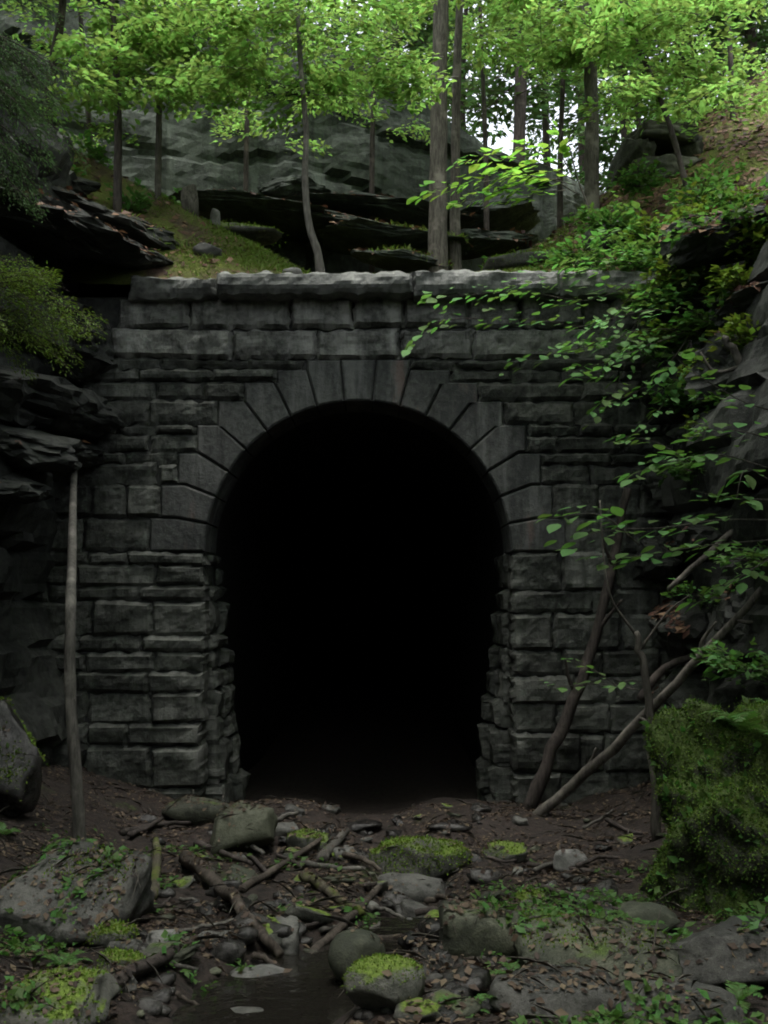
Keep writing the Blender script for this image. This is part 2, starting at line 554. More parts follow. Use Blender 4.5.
class Foliage:
    def __init__(self):
        self.P, self.D, self.N, self.L = [], [], [], []
        self.tw = MB()
    def spray(self, a, b, width, n, size, droop=0.0, flat=0.35, thick=0.06, twig=0.006, side=4):
        a, b = np.array(a, float), np.array(b, float)
        ax = b - a
        ln = np.linalg.norm(ax)
        axn = ax / ln
        up = np.array([0, 0, 1.0])
        lat = np.cross(up, axn)
        if np.linalg.norm(lat) < 0.2:
            lat = np.array([1.0, 0, 0])
        lat /= np.linalg.norm(lat)
        nr = np.cross(axn, lat)
        t = rng.random(n) ** 0.8
        prof = np.sin(np.pi * (0.12 + 0.85 * t)) ** 0.7
        s = (rng.random(n) * 2 - 1)
        off = s * width * prof
        P = a + ax * t[:, None] + lat * off[:, None] + nr * (rng.normal(0, thick, n))[:, None]
        P[:, 2] -= droop * (t ** 2) + droop * 0.6 * (np.abs(s) ** 2)
        D = axn * rng.uniform(0.4, 1.0, (n, 1)) + lat * (np.sign(s) * rng.uniform(0.2, 1.0, n))[:, None] + rng.normal(0, 0.25, (n, 3))
        D[:, 2] -= 0.15
        N = up + rng.normal(0, flat, (n, 3))
        self.P.append(P); self.D.append(D); self.N.append(N)
        self.L.append(size * rng.uniform(0.6, 1.2, n))
        if twig:
            def pt(tt, ss):
                q = a + ax * tt + lat * (ss * width)
                q[2] -= droop * tt ** 2 + droop * 0.6 * ss * ss
                return q
            self.tw.tube([pt(k / 5, 0) for k in range(6)], [twig * (1.2 - 0.9 * k / 5) for k in range(6)], 4, False)
            for k in range(side):
                t0 = (k + 0.6) / (side + 0.5)
                sg = 1 if k % 2 else -1
                self.tw.tube([pt(t0, 0), pt(min(1, t0 + 0.12), sg * 0.4), pt(min(1.05, t0 + 0.25), sg * 0.85)], [twig * 0.6, twig * 0.5, twig * 0.2], 3, False)
    def build(self, leaf, bark, parent, W=0.55):
        o = None
        if self.P:
            o = leaves('foliage', np.concatenate(self.P), np.concatenate(self.D), np.concatenate(self.N), np.concatenate(self.L), W, leaf, parent)
        if self.tw.v:
            t = self.tw.build('twigs', bark, parent)
            t['kind'] = 'stuff'
        return o

def trunk_obj(pts, r0, r1, parent, mat, name='trunk', n=10, seed=0, flare=0.5):
    sp = smooth_path(pts, 6)
    k = len(sp)
    rads = [lerp(r0, r1, i / (k - 1)) * (1 + flare * math.exp(-i / (k - 1) * 22)) for i in range(k)]
    b_ = MB()
    b_.tube(sp, rads, n, True, seed, 0.18)
    return b_.build(name, mat, parent)


# ================================================================== THE SETTING
def sheet(name, xs, ys, zf, mat, skip=None):
    V = [(x, y, zf(x, y)) for y in ys for x in xs]
    n = len(xs)
    F = []
    for j in range(len(ys) - 1):
        for i in range(n - 1):
            if skip and skip(0.5 * (xs[i] + xs[i + 1]), 0.5 * (ys[j] + ys[j + 1])):
                continue
            F.append((j * n + i, j * n + i + 1, (j + 1) * n + i + 1, (j + 1) * n + i))
    m = bpy.data.meshes.new(name)
    m.from_pydata(V, [], F)
    m.polygons.foreach_set('use_smooth', [True] * len(m.polygons))
    m.update()
    o = link(name, m, mat)
    o['kind'] = 'structure'
    return o

def dense(a, b_, step):
    return list(np.linspace(a, b_, int(round((b_ - a) / step)) + 1))

sheet('ground', [-9, -7.5] + dense(-6, 6, 0.09) + [7.5, 9], [-16, -10, -6, -3] + dense(0, 15, 0.09) + [20, 30, 46], bed, 'ground')
hx = [-300, -180, -100, -60, -40, -25, -16, -12] + dense(-9, 10, 0.16) + [12, 16, 25, 40, 60, 100, 180, 300]
hy = [-300, -150, -80, -40, -20, -15.6, -12, -6, -2, 2, 5, 7] + dense(8, 13, 0.25) + dense(13.2, 26, 0.16) + [28, 32, 40, 55, 80, 130, 200, 300]
sheet('hillside', hx, hy, hill, 'bank', skip=lambda x, y: -15.6 < y < 13.4 and -4.6 < x < 4.9)

# water in the channel
def water_z(x, y):
    return bed_base(y) - 0.105
wv, wf = [], []
ysw = dense(3.0, 7.4, 0.12)
for y in ysw:
    c = channel(y)
    for k in range(-6, 7):
        wv.append((c + k * 0.14, y, water_z(0, y) + 0.004 * noise.noise((k * 0.5, y * 3, 2))))
for j in range(len(ysw) - 1):
    for k in range(12):
        wf.append((j * 13 + k, j * 13 + k + 1, (j + 1) * 13 + k + 1, (j + 1) * 13 + k))
wb_ = MB(); wb_.add(wv, wf)
wb_.build('stream_water', 'water')['kind'] = 'structure'


# ------------------------------------------------------------------ cliffs
def cliff_sheet(name, path, z0, z1, mat, seed, lean=lambda z: 0.0, ds=0.12, dz=0.10, amp=0.35, strata=0.22, sh=0.55, tuck=1.2):
    """rock face along a path seen from its right-hand side; z0, z1 functions of distance along"""
    P = [Vector((x, y, 0)) for x, y in path]
    segs = []
    for a, b_ in zip(P, P[1:]):
        k = max(1, int((b_ - a).length / ds))
        for i in range(k):
            segs.append(a.lerp(b_, i / k))
    segs.append(P[-1])
    nz = int((max(z1(p.x) for p in segs) - z0) / dz)
    V, F = [], []
    for i, p in enumerate(segs):
        d = (segs[min(i + 4, len(segs) - 1)] - segs[max(i - 4, 0)]).normalized()
        nrm = Vector((d.y, -d.x, 0))
        top = z1(p.x)
        for j in range(nz + 1):
            z = lerp(z0, top, j / nz)
            q = Vector((p.x * 0.5 + seed, p.y * 0.5, z * 0.6))
            s = z / sh + 0.8 * noise.noise((p.x * 0.25 + seed, p.y * 0.25, 0.3)) + 0.12 * p.x + 0.10 * noise.noise((p.x * 2.1, p.y * 2.1, z * 0.5 + seed))
            fl = math.floor(s)
            blk = math.floor(p.x * 0.8 + p.y * 0.8 + fl * 0.37 + 2 * noise.noise((fl * 1.7, seed, 0)))
            o = amp * noise.noise(q) + amp * 0.5 * noise.noise(q * 2.7) + 0.05 * noise.noise(q * 9)
            o += strata * noise.noise((fl * 2.3 + seed, blk * 1.9, 0.7))
            if s - fl > 0.86:
                o -= 0.12
            o -= lean(z)
            if j == nz:
                o -= tuck; z -= 0.5
            w = p + nrm * o
            V.append((w.x, w.y, z))
    n = nz + 1
    for i in range(len(segs) - 1):
        for j in range(nz):
            F.append((i * n + j, (i + 1) * n + j, (i + 1) * n + j + 1, i * n + j + 1))
    m = bpy.data.meshes.new(name)
    m.from_pydata(V, [], F)
    m.update()
    o = link(name, m, mat)
    o['kind'] = 'structure'
    return o

# back cliff, above and behind the portal
back = cliff_sheet('cliff_back', [(-14, 16.6), (-9, 17.5), (-5, 18.6), (-1, 19.4), (1.5, 20.2), (3.2, 21.0), (7, 24.5)], 6.6,
                   lambda x: cliff_top(x) + 0.15, 'cliff_back', 3.0, ds=0.13, dz=0.11, amp=0.20, strata=0.20, sh=1.3)
# cutting sides; the unseen end behind the viewer is added to block light
left = cliff_sheet('cliff_left', [(6.4, -15.0), (-5.6, -15.3), (-5.2, -6), (-4.9, 0), (-4.6, 5), (-4.5, 9), (-4.45, 11.0), (-4.25, 12.6), (-4.3, 14.2)], -0.4,
                   lambda x: 8.7, 'cliff', 11.0, amp=0.35, strata=0.3, sh=0.6)
right = cliff_sheet('cliff_right', [(4.4, 14.2), (3.75, 13.3), (3.75, 11.0), (4.0, 9.0), (4.4, 6), (4.9, 2), (5.2, -6), (5.6, -16)], -0.4,
                    lambda x: 8.8, 'cliff', 23.0, lean=lambda z: 0.32 * max(0, z - 4.6) ** 1.1, amp=0.35, strata=0.3, sh=0.6)

def ledge(parent, px, py, Y, w, d, h, seed, mat='cliff', rot=(0, 0, 0), **kw):
    """a slab of rock centred where the pixel looks at distance Y; half sizes in metres"""
    kw.setdefault('strata', 0.12)
    kw.setdefault('level', 4)
    kw.setdefault('square', 0.75)
    kw.setdefault('rough', 0.14)
    kw.setdefault('cuts', 18)
    o = rock('ledge', at(px, py, Y), (w, d, h), seed, mat, tuple(R(a) for a in rot), parent, **kw)
    o.data.polygons.foreach_set('use_smooth', [False] * len(o.data.polygons))      # broken, not water-worn
    return o

# left overhang: stacked tilted slabs, deep hollow below
for i, a in enumerate([
        (-60, 205, 12.0, 1.9, 1.3, 0.28, (4, 10, 8)), (10, 222, 12.4, 1.5, 1.2, 0.20, (2, 13, -6)), (70, 236, 12.9, 1.2, 0.9, 0.20, (0, 15, 10)),
        (115, 252, 13.6, 1.0, 0.7, 0.22, (0, 12, 5)), (105, 228, 14.3, 1.3, 0.9, 0.25, (0, 16, -8)), (30, 196, 13.5, 1.6, 1.0, 0.22, (5, 12, 12)),
        (-40, 170, 14.2, 2.0, 1.2, 0.35, (3, 8, 0)), (20, 330, 13.2, 1.35, 1.0, 0.5, (0, 8, 15)), (80, 350, 13.2, 0.62, 0.7, 0.40, (0, 6, 20)),
        (-30, 395, 12.0, 1.3, 1.3, 0.45, (0, 8, -8)), (60, 410, 12.9, 0.8, 0.8, 0.36, (0, 6, 10)), (15, 448, 11.8, 0.80, 0.9, 0.28, (4, 6, 12)),
        (-10, 484, 11.6, 0.75, 0.8, 0.22, (4, 9, -10)), (75, 455, 13.2, 0.45, 0.5, 0.22, (0, 0, 8)), (-60, 545, 11.5, 0.6, 0.8, 0.4, (0, 0, 0))]):
    ledge(left, *a[:6], 100 + i, rot=a[6])
# right flank rocks
for i, a in enumerate([
        (735, 240, 12.2, 1.0, 0.9, 0.30, (0, -14, 8)), (690, 238, 13.4, 0.55, 0.5, 0.28, (0, -8, -12)), (770, 300, 11.6, 0.8, 0.8, 0.35, (0, -10, 4)),
        (690, 300, 13.0, 0.7, 0.6, 0.32, (0, -6, 12)), (745, 370, 11.8, 0.75, 0.8, 0.42, (0, -4, -14)), (672, 390, 13.2, 0.55, 0.6, 0.42, (0, 5, 10)),
        (700, 440, 12.6, 0.60, 0.6, 0.34, (0, -6, 8)), (760, 470, 11.4, 0.6, 0.7, 0.38, (0, 0, 10)), (668, 480, 13.1, 0.40, 0.5, 0.30, (0, 3, -8)),
        (720, 540, 12.2, 0.60, 0.7, 0.40, (0, 4, 5)), (700, 630, 12.3, 0.65, 0.7, 0.38, (0, -4, -9)), (765, 620, 11.0, 0.5, 0.6, 0.5, (0, 4, 12)),
        (690, 700, 12.3, 0.7, 0.6, 0.45, (0, 0, 8)), (660, 560, 13.2, 0.35, 0.4, 0.34, (0, 0, 8)), (760, 720, 10.6, 0.6, 0.5, 0.5, (0, 0, 0))]):
    ledge(right, *a[:6], 140 + i, rot=a[6])
# undercut ledges at the foot of the back cliff
for i, a in enumerate([
        (300, 222, 18.2, 2.0, 1.2, 0.17, (3, 5, 4)), (385, 240, 17.6, 1.6, 1.0, 0.16, (4, 10, -4)), (365, 214, 18.8, 2.2, 1.0, 0.15, (2, 3, 2)),
        (235, 208, 17.8, 1.6, 0.9, 0.13, (3, 4, 0)), (290, 190, 19.3, 0.9, 0.4, 0.22, (0, 2, -4)),
        (470, 246, 17.8, 1.3, 0.8, 0.20, (2, -6, 8)), (400, 262, 16.6, 0.9, 0.7, 0.14, (4, 8, 3)), (492, 215, 19.8, 1.2, 0.8, 0.35, (0, -4, 0))]):
    ledge(back, *a[:6], 180 + i, 'cliff_back', rot=a[6], strata=0.06)


# ================================================================== THE PORTAL
portal = empty('tunnel_portal', (at(358, 805, WALL).x, WALL, 0))
tag(portal, 'dark stone tunnel portal with round arch and overhanging coping', 'tunnel portal')
PI_ = portal.location.copy()

def child(o, parent, name=None):
    o.parent = parent
    o.matrix_parent_inverse = Matrix.Translation(-parent.location)
    return o

def wp(px, py):
    return at(px, py, WALL)

C0 = wp(358, 552)
RAD = 152.0 / FPX * WALL * 1.0
def wz(py):
    return wp(358, py).z
def wx(px, z):
    # x on the wall plane for a pixel column at height z
    py = 512 - FPX * math.tan(math.atan2(z - CAM.z, WALL) - PITCH)
    return wp(px, py).x

def stone(name, O, U, V, N, w, h, depth, seed, mat, bulge=0.065, base=0.025, gap=0.006, step=0.045, edge=0.055, jit=0.022, parent=portal):
    """a quarry-faced block: O lower corner on the face plane, U along, V up, N outward"""
    rd = random.Random(seed)
    nx, nz = max(4, int(w / step)), max(4, int(h / step))
    j = [(rd.uniform(-jit, jit), rd.uniform(-jit, jit)) for _ in range(4)]
    sx, sy = rd.uniform(0, 99), rd.uniform(0, 99)
    tiltu, tiltv = rd.uniform(-0.4, 0.4), rd.uniform(-1.1, 0.25)
    base += rd.uniform(-0.03, 0.05)
    vs = []
    for b_ in range(nz + 1):
        for a in range(nx + 1):
            u, v = a / nx, b_ / nz
            uu = gap + (w - 2 * gap) * u + (j[0][0] * (1 - u) * (1 - v) + j[1][0] * u * (1 - v) + j[2][0] * u * v + j[3][0] * (1 - u) * v)
            vv = gap + (h - 2 * gap) * v + (j[0][1] * (1 - u) * (1 - v) + j[1][1] * u * (1 - v) + j[2][1] * u * v + j[3][1] * (1 - u) * v)
            k = min(sstep(-0.004, edge * 0.55, min(u * w, (1 - u) * w)), sstep(-0.004, edge, v * h), sstep(-0.004, edge * 0.7, (1 - v) * h))
            q = Vector((uu * 2.0 + sx, vv * 3.0 + sy, 0.3))
            nz_ = 0.42 + 0.62 * noise.noise(q) + 0.42 * noise.noise(q * 2.3) + 0.20 * noise.noise(q * 5.2)
            nz_ += tiltu * (u - 0.5) - tiltv * (v - 0.5)
            d = k * (base + bulge * max(0.0, nz_)) + 0.009 * noise.noise(q * 11)
            # ragged outline
            rg = (1 - k) * 0.045
            uu += rg * noise.noise(q * 4 + Vector((5, 0, 0))); vv += rg * noise.noise(q * 4 + Vector((0, 9, 0)))
            vs.append(O + U * uu + V * vv + N * d)
    n = nx + 1
    fs = [(b_ * n + a, b_ * n + a + 1, (b_ + 1) * n + a + 1, (b_ + 1) * n + a) for b_ in range(nz) for a in range(nx)]
    k0 = len(vs)
    ring = list(range(n)) + [b_ * n + nx for b_ in range(1, nz + 1)] + [nz * n + a for a in range(nx - 1, -1, -1)] + [b_ * n for b_ in range(nz - 1, 0, -1)]
    for r_ in ring:
        p = vs[r_]
        vs.append(p - N * ((p - O).dot(N) + depth))
    kk = len(ring)
    for i in range(kk):
        i2 = (i + 1) % kk
        fs.append((ring[i2], ring[i], k0 + i, k0 + i2))
    if U.cross(V).dot(N) < 0:
        fs = [tuple(reversed(f)) for f in fs]
    mb = MB(); mb.add(vs, fs)
    o = mb.build(name, mat, None, smooth=False)
    return child(o, parent)

X, Z, NY = Vector((1, 0, 0)), Vector((0, 0, 1)), Vector((0, -1, 0))
def wall_stone(x0, x1, z0, z1, seed, mat='ashlar', name='stone', **kw):
    rd = random.Random(seed * 13 + 5)
    return stone(name, Vector((x0, WALL + rd.uniform(-0.03, 0.0), z0)), X, Z, NY, x1 - x0, z1 - z0, 0.32, seed, mat, **kw)

sd = [1000]
def row(px_list, py0, py1, **kw):
    """a course: joints at pixel columns, between two pixel rows (py0 above py1)"""
    z0, z1 = wz(py1), wz(py0)
    zc = 0.5 * (z0 + z1)
    for a, b_ in zip(px_list, px_list[1:]):
        sd[0] += 1
        wall_stone(wx(a, zc), wx(b_, zc), z0, z1, sd[0], **kw)

# courses above the arch
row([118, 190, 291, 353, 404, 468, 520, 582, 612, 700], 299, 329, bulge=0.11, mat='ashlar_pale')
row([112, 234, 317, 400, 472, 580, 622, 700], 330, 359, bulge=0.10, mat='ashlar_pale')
# voussoirs: tops of the stepped extrados and outer columns, lowest first
TOPS = [518, 485, 453, 425, 401, 382.5, 370, 360]
OUT_L = [150, 161, 178, 197, 218, 245, 277]
OUT_R = [566, 553, 541, 526, 503, 478, 450]
SPR = 552
left_rows = {  # joint columns of the side courses beside each voussoir, outermost first
    0: [28, 84, 150], 1: [20, 92, 126, 161], 2: [30, 124, 178], 3: [60, 117, 156, 197], 4: [80, 150, 218], 5: [80, 156, 205, 245], 6: [90, 140, 213, 277]}
right_rows = {0: [566, 622, 668, 720], 1: [553, 598, 640, 720], 2: [541, 610, 655, 720], 3: [526, 578, 612, 660, 720], 4: [503, 574, 640, 700], 5: [478, 582, 640, 700], 6: [450, 512, 560, 620, 700]}
for i in range(7):
    lo = SPR if i == 0 else TOPS[i - 1]
    hi = TOPS[i]
    if i in (2, 3):     # two thin courses against one voussoir
        mid = lerp(hi, lo, 0.36)
        row(left_rows[i], hi, mid)
        row([left_rows[i][0], left_rows[i][1] + 34, left_rows[i][-1]], mid, lo)
        row(right_rows[i], hi, mid + 1)
        row([right_rows[i][0], right_rows[i][1] - 20, right_rows[i][2] + 10, 720], mid + 1, lo)
    else:
        row(left_rows[i], hi, lo)
        row(right_rows[i], hi, lo)
row([90, 160, 250, 303], 360, 370, bulge=0.07)
row([412, 455, 520, 600, 700], 360, 370, bulge=0.07)
# jamb courses under the springing
LJ = [552, 565, 586, 601, 636, 652, 672, 693, 723, 746, 788, 822]
LQ = [128, 158, 140, 153, 143, 154, 148, 152, 128, 152, 120]
for i in range(len(LJ) - 1):
    rr = random.Random(i)
    row([-6 + rr.randint(-10, 20), 36 + rr.randint(-14, 14), 84 + rr.randint(-8, 14), LQ[i], 205.5 - 0.011 * (LJ[i] - 552)], LJ[i], LJ[i + 1])
RJ = [552, 590, 613, 650, 676, 703, 733, 772, 805, 830]
RQ = [560, 592, 553, 562, 574, 556, 580, 560, 570]
for i in range(len(RJ) - 1):
    rr = random.Random(40 + i)
    row([510.5 + 0.010 * (RJ[i] - 552), RQ[i], 612 + rr.randint(-10, 14), 660 + rr.randint(-10, 10), 725], RJ[i], RJ[i + 1])

# voussoirs, dressed flat with a chamfered margin
def voussoir(poly_in, poly_out, seed):
    """closed outline in (x, z): shrink for the joint, chamfer, push proud"""
    pts = poly_in + poly_out
    cx = sum(p[0] for p in pts) / len(pts); cz = sum(p[1] for p in pts) / len(pts)
    rd = random.Random(seed)
    y0 = WALL - 0.035 - rd.uniform(0, 0.02)
    def shrink(d):
        out = []
        n = len(pts)
        for i, p in enumerate(pts):
            a = Vector(pts[i - 1]); b_ = Vector(p); c = Vector(pts[(i + 1) % n])
            e1 = (b_ - a); e2 = (c - b_)
            n1 = Vector((-e1.y, e1.x)).normalized(); n2 = Vector((-e2.y, e2.x)).normalized()
            cen = Vector((cx, cz))
            if n1.dot(cen - b_) < 0: n1 = -n1
            if n2.dot(cen - b_) < 0: n2 = -n2
            m_ = (n1 + n2)
            m_ = m_ / max(0.5, m_.dot(n1)) if m_.length > 0.2 else n1
            out.append(b_ + m_ * d)
        return out
    s0, s1, s2 = shrink(0.009), shrink(0.012), shrink(0.034)
    n = len(pts)
    V, F = [], []
    for layer, yy in ((s0, WALL + 0.85), (s0, y0 + 0.02), (s1, y0 + 0.012), (s2, y0 - 0.012)):
        V += [(p.x, yy, p.y) for p in layer]
    for l in range(3):
        for i in range(n):
            i2 = (i + 1) % n
            F.append((l * n + i, l * n + i2, (l + 1) * n + i2, (l + 1) * n + i))
    F.append(tuple(3 * n + i for i in range(n)))
    F.append(tuple(reversed(range(n))))
    bm = bmesh.new()
    bv = [bm.verts.new(v) for v in V]
    for f in F:
        bm.faces.new([bv[i] for i in f])
    bmesh.ops.recalc_face_normals(bm, faces=bm.faces)
    m = bpy.data.meshes.new('voussoir')
    bm.to_mesh(m); bm.free()
    return child(link('voussoir', m, 'dressed'), portal)

STEP = 180.0 / 17
def arc(a0, a1, n=5):
    return [(C0.x + RAD * math.cos(R(lerp(a0, a1, i / n))), C0.z + RAD * math.sin(R(lerp(a0, a1, i / n)))) for i in range(n + 1)]
def radial_at_z(a, z):
    t = (z - C0.z) / math.sin(R(a))
    return (C0.x + t * math.cos(R(a)), z)
for i in range(7):
    for side in (-1, 1):
        lo_a, hi_a = i * STEP, (i + 1) * STEP
        zt = wz(TOPS[i]); zb = wz(SPR if i == 0 else TOPS[i - 1])
        xo = wx((OUT_L if side < 0 else OUT_R)[i], 0.5 * (zt + zb))
        A = (lambda a: 180 - a) if side < 0 else (lambda a: a)
        inner = arc(A(lo_a), A(hi_a))
        outer = [radial_at_z(A(hi_a), zt), (xo, zt), (xo, zb)]
        if i > 0:
            outer.append(radial_at_z(A(lo_a), zb))
        voussoir(inner, outer, 300 + i * 2 + (side > 0))
for k in range(3):
    a0, a1 = (7 + k) * STEP, (8 + k) * STEP
    zt = wz(360); zs = wz(370)
    inner = arc(a0, a1)
    outer = []
    if k == 2:
        q = radial_at_z(a1, zs); outer += [q, (q[0], zt)]
    else:
        outer.append(radial_at_z(a1, zt))
    if k == 0:
        q = radial_at_z(a0, zs); outer += [(q[0], zt), q]
    else:
        outer.append(radial_at_z(a0, zt))
    voussoir(inner, outer, 330 + k)

# coping slabs, overhanging
for i, (a, b_, t, bo, pr) in enumerate([(128, 214, 277, 297, 0.30), (214, 412, 270, 293, 0.50), (412, 560, 269, 292, 0.48), (560, 662, 271, 294, 0.36)]):
    Yc = WALL - pr
    z0, z1 = at(358, bo, Yc).z, at(358, t, Yc).z
    x0, x1 = at(a, 0.5 * (t + bo), Yc).x, at(b_, 0.5 * (t + bo), Yc).x
    stone('coping_stone', Vector((x0, Yc + 0.05, z0)), X, Z, NY, x1 - x0, z1 - z0, 1.1, 400 + i, 'coping', bulge=0.10, edge=0.09, jit=0.03, step=0.045)
# top surface of the coping slabs is closed by a filler course of earth-bound rubble behind
mb = MB()
# mortared core behind the face stones, with the arch cut out
inner, outer = [], []
ZT = wz(297); XL, XR = -6.0, 6.0
N_ = 40
for i in range(N_ + 1):
    a = R(180.0 * i / N_)
    c, s = math.cos(a), math.sin(a)
    inner.append((C0.x + (RAD + 0.03) * c, C0.z + (RAD + 0.03) * s))
    tx = ((XR if c > 0 else XL) - C0.x) / c if abs(c) > 1e-6 else 1e9
    tz = (ZT - C0.z) / s if s > 1e-6 else 1e9
    t = min(tx, tz)
    outer.append((C0.x + t * c, C0.z + t * s))
inner = [(C0.x + RAD + 0.03, -0.6)] + inner + [(C0.x - RAD - 0.03, -0.6)]
outer = [(XR, -0.6)] + outer + [(XL, -0.6)]
n = len(inner)
for yy in (WALL + 0.02, WALL + 0.8):
    mb.add([(p[0], yy, p[1]) for p in inner] + [(p[0], yy, p[1]) for p in outer], [(i, i + 1, n + i + 1, n + i) for i in range(n - 1)])
mb.add([(p[0], WALL + 0.02, p[1]) for p in outer] + [(p[0], WALL + 0.8, p[1]) for p in outer], [(i, i + 1, n + i + 1, n + i) for i in range(n - 1)])
child(mb.build('core', 'mortar', None, smooth=False), portal)
# the bore running into the hill
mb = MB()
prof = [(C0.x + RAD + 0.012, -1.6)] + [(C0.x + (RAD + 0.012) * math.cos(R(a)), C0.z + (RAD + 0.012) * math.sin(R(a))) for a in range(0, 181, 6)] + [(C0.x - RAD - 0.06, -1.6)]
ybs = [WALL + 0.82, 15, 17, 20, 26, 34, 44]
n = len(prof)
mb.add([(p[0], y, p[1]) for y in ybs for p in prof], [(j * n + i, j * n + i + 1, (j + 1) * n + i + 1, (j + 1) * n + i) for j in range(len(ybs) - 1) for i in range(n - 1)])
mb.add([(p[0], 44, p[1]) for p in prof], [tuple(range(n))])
child(mb.build('bore', 'bore_shade', None, smooth=False), portal)
# lining blocks of the side walls just inside
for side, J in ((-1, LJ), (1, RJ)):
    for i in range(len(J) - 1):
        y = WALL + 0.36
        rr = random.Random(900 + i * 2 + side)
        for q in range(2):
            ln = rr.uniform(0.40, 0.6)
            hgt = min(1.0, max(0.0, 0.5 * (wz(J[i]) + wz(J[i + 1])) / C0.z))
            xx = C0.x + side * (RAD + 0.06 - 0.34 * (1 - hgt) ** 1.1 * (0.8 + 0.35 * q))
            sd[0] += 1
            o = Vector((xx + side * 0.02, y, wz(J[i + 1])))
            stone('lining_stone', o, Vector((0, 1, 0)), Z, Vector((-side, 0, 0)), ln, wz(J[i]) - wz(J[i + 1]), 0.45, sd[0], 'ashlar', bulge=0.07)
            y += ln


# ================================================================== ROCKS IN THE STREAM BED
def ground_rock(px, py, wpx, hpx, mat, label, seed, flat=0.8, rz=0.0, tilt=(0, 0), group=None, sink=0.25, cat='rock', name='rock', moss=None, **kw):
    """px: middle, py: lowest visible edge, wpx x hpx: visible size"""
    g_ = gp(px, py)
    s = g_.y / FPX
    w = wpx * s * 0.55
    h = hpx * s * 0.55
    d = w * flat
    hz = max(0.03, h * 1.0)
    c = Vector((g_.x, g_.y + d * 0.75, 0))
    gz = bed(c.x, c.y)
    c.z = gz + hz * (1 - 2 * sink)
    o = rock(name, c, (w, d, hz), seed, mat, (R(tilt[0]), R(tilt[1]), R(rz)), **kw)
    tag(o, label, cat, group)
    return o

def moss_cover(o, n, size, seed, zmin=-0.2, mat='moss', spread=1.0):
    """tufts of moss grown over the upper faces of a rock"""
    me = o.data
    mw = o.matrix_basis
    r3 = mw.to_3x3()
    rd = np.random.default_rng(seed)
    tris = [(p.center.copy(), p.normal.copy(), p.area) for p in me.polygons]
    ar = []
    for c, nn, a in tris:
        wn_ = r3 @ nn
        q = mw @ c
        k = noise.noise(q * 2.1 + Vector((seed, 0, 0)))
        ar.append(a if wn_.z + 0.45 * k > zmin else 0.0)
    ar = np.array(ar)
    if ar.sum() <= 0:
        return
    idx = rd.choice(len(tris), n, p=ar / ar.sum())
    C_ = np.array([tris[i][0] for i in idx]); Nn = np.array([tris[i][1] for i in idx])
    jit = rd.normal(0, 1, (n, 3)) * math.sqrt(float(np.mean([t[2] for t in tris]))) * 0.7
    jit -= Nn * np.sum(jit * Nn, axis=1, keepdims=True)
    P = C_ + jit - Nn * size * 0.1
    D = Nn * 0.8 + rd.normal(0, 0.55, (n, 3))
    NN = rd.normal(0, 1, (n, 3))
    return leaves('moss', P, D, NN, size * rd.uniform(0.5, 1.2, n), 0.55, mat, o)

r = ground_rock(38, 940, 170, 70, 'boulder', 'large flat grey slab with green moss patch, left foreground', 83, flat=0.8, rz=-14, tilt=(14, 5), sink=0.08, square=0.95, cuts=3, level=4, rough=0.06)
moss_cover(r, 900, 0.022, 3, 0.93)
slab = r
r = ground_rock(-22, 812, 100, 112, 'wet_stone', 'tall dark boulder with moss cap at left edge', 12, sink=0.12, level=4)
moss_cover(r, 1500, 0.035, 4, 0.55)
r = ground_rock(238, 858, 78, 46, 'boulder_olive', 'greenish grey boulder with dark hollow beneath, left of tunnel mouth', 13, tilt=(0, -14), rz=15, sink=0.15)
r = ground_rock(192, 826, 66, 24, 'boulder_olive', 'low flat stone behind the greenish boulder near left jamb', 14, sink=0.2)
r = ground_rock(307, 850, 42, 20, 'boulder_moss', 'small moss topped stone in front of tunnel mouth', 15)
moss_cover(r, 500, 0.022, 5, 0.4)
r = ground_rock(408, 900, 80, 26, 'boulder', 'plain grey stone beneath the bright moss cushion', 17, sink=0.3)
r = ground_rock(420, 889, 92, 40, 'boulder_moss', 'bright green moss cushion rock in middle of stream bed', 16, flat=0.7, sink=0.15, square=0.2, level=4)
moss_cover(r, 2600, 0.028, 6, -0.1)
r = ground_rock(357, 984, 54, 46, 'boulder_olive', 'round grey green boulder beside the water', 18, sink=0.12, square=0.1, cuts=3, rough=0.05)
r = ground_rock(385, 1018, 74, 50, 'boulder_moss', 'yellow green mossy boulder at bottom, in front of round boulder', 19, sink=0.15, square=0.1, cuts=3, rough=0.05, level=4)
moss_cover(r, 900, 0.014, 7, 0.35)
ground_rock(257, 996, 60, 26, 'pale_stone', 'flat pale stone lying in the dark water', 20, sink=0.3, cuts=4)
ground_rock(226, 1034, 72, 24, 'boulder', 'flat grey stone at the bottom edge of the water', 21, sink=0.3)
ground_rock(484, 962, 84, 52, 'boulder_olive', 'blocky olive stone right of the moss cushion', 22, square=0.95, cuts=4, rough=0.05, sink=0.12)
r = ground_rock(568, 962, 100, 30, 'boulder_moss', 'long low slab with bright moss at right foreground', 23, square=0.8, sink=0.15)
moss_cover(r, 1200, 0.02, 8, 0.3)
r = ground_rock(602, 1000, 170, 52, 'boulder_olive', 'broad olive slab in the right foreground', 24, square=0.8, sink=0.15, tilt=(8, -3), level=4)
moss_cover(r, 700, 0.018, 14, 0.9)
r = ground_rock(562, 1024, 130, 34, 'boulder', 'pale greenish slab along bottom edge, right of centre', 25, square=0.8, sink=0.2)
r = ground_rock(742, 994, 120, 64, 'boulder', 'rounded grey boulder at right edge of foreground', 26, sink=0.15, tilt=(0, -10), level=4)
r = ground_rock(507, 862, 42, 18, 'boulder_moss', 'small green mossy stone near the leaning pole foot', 27)
moss_cover(r, 400, 0.02, 9, 0.4)
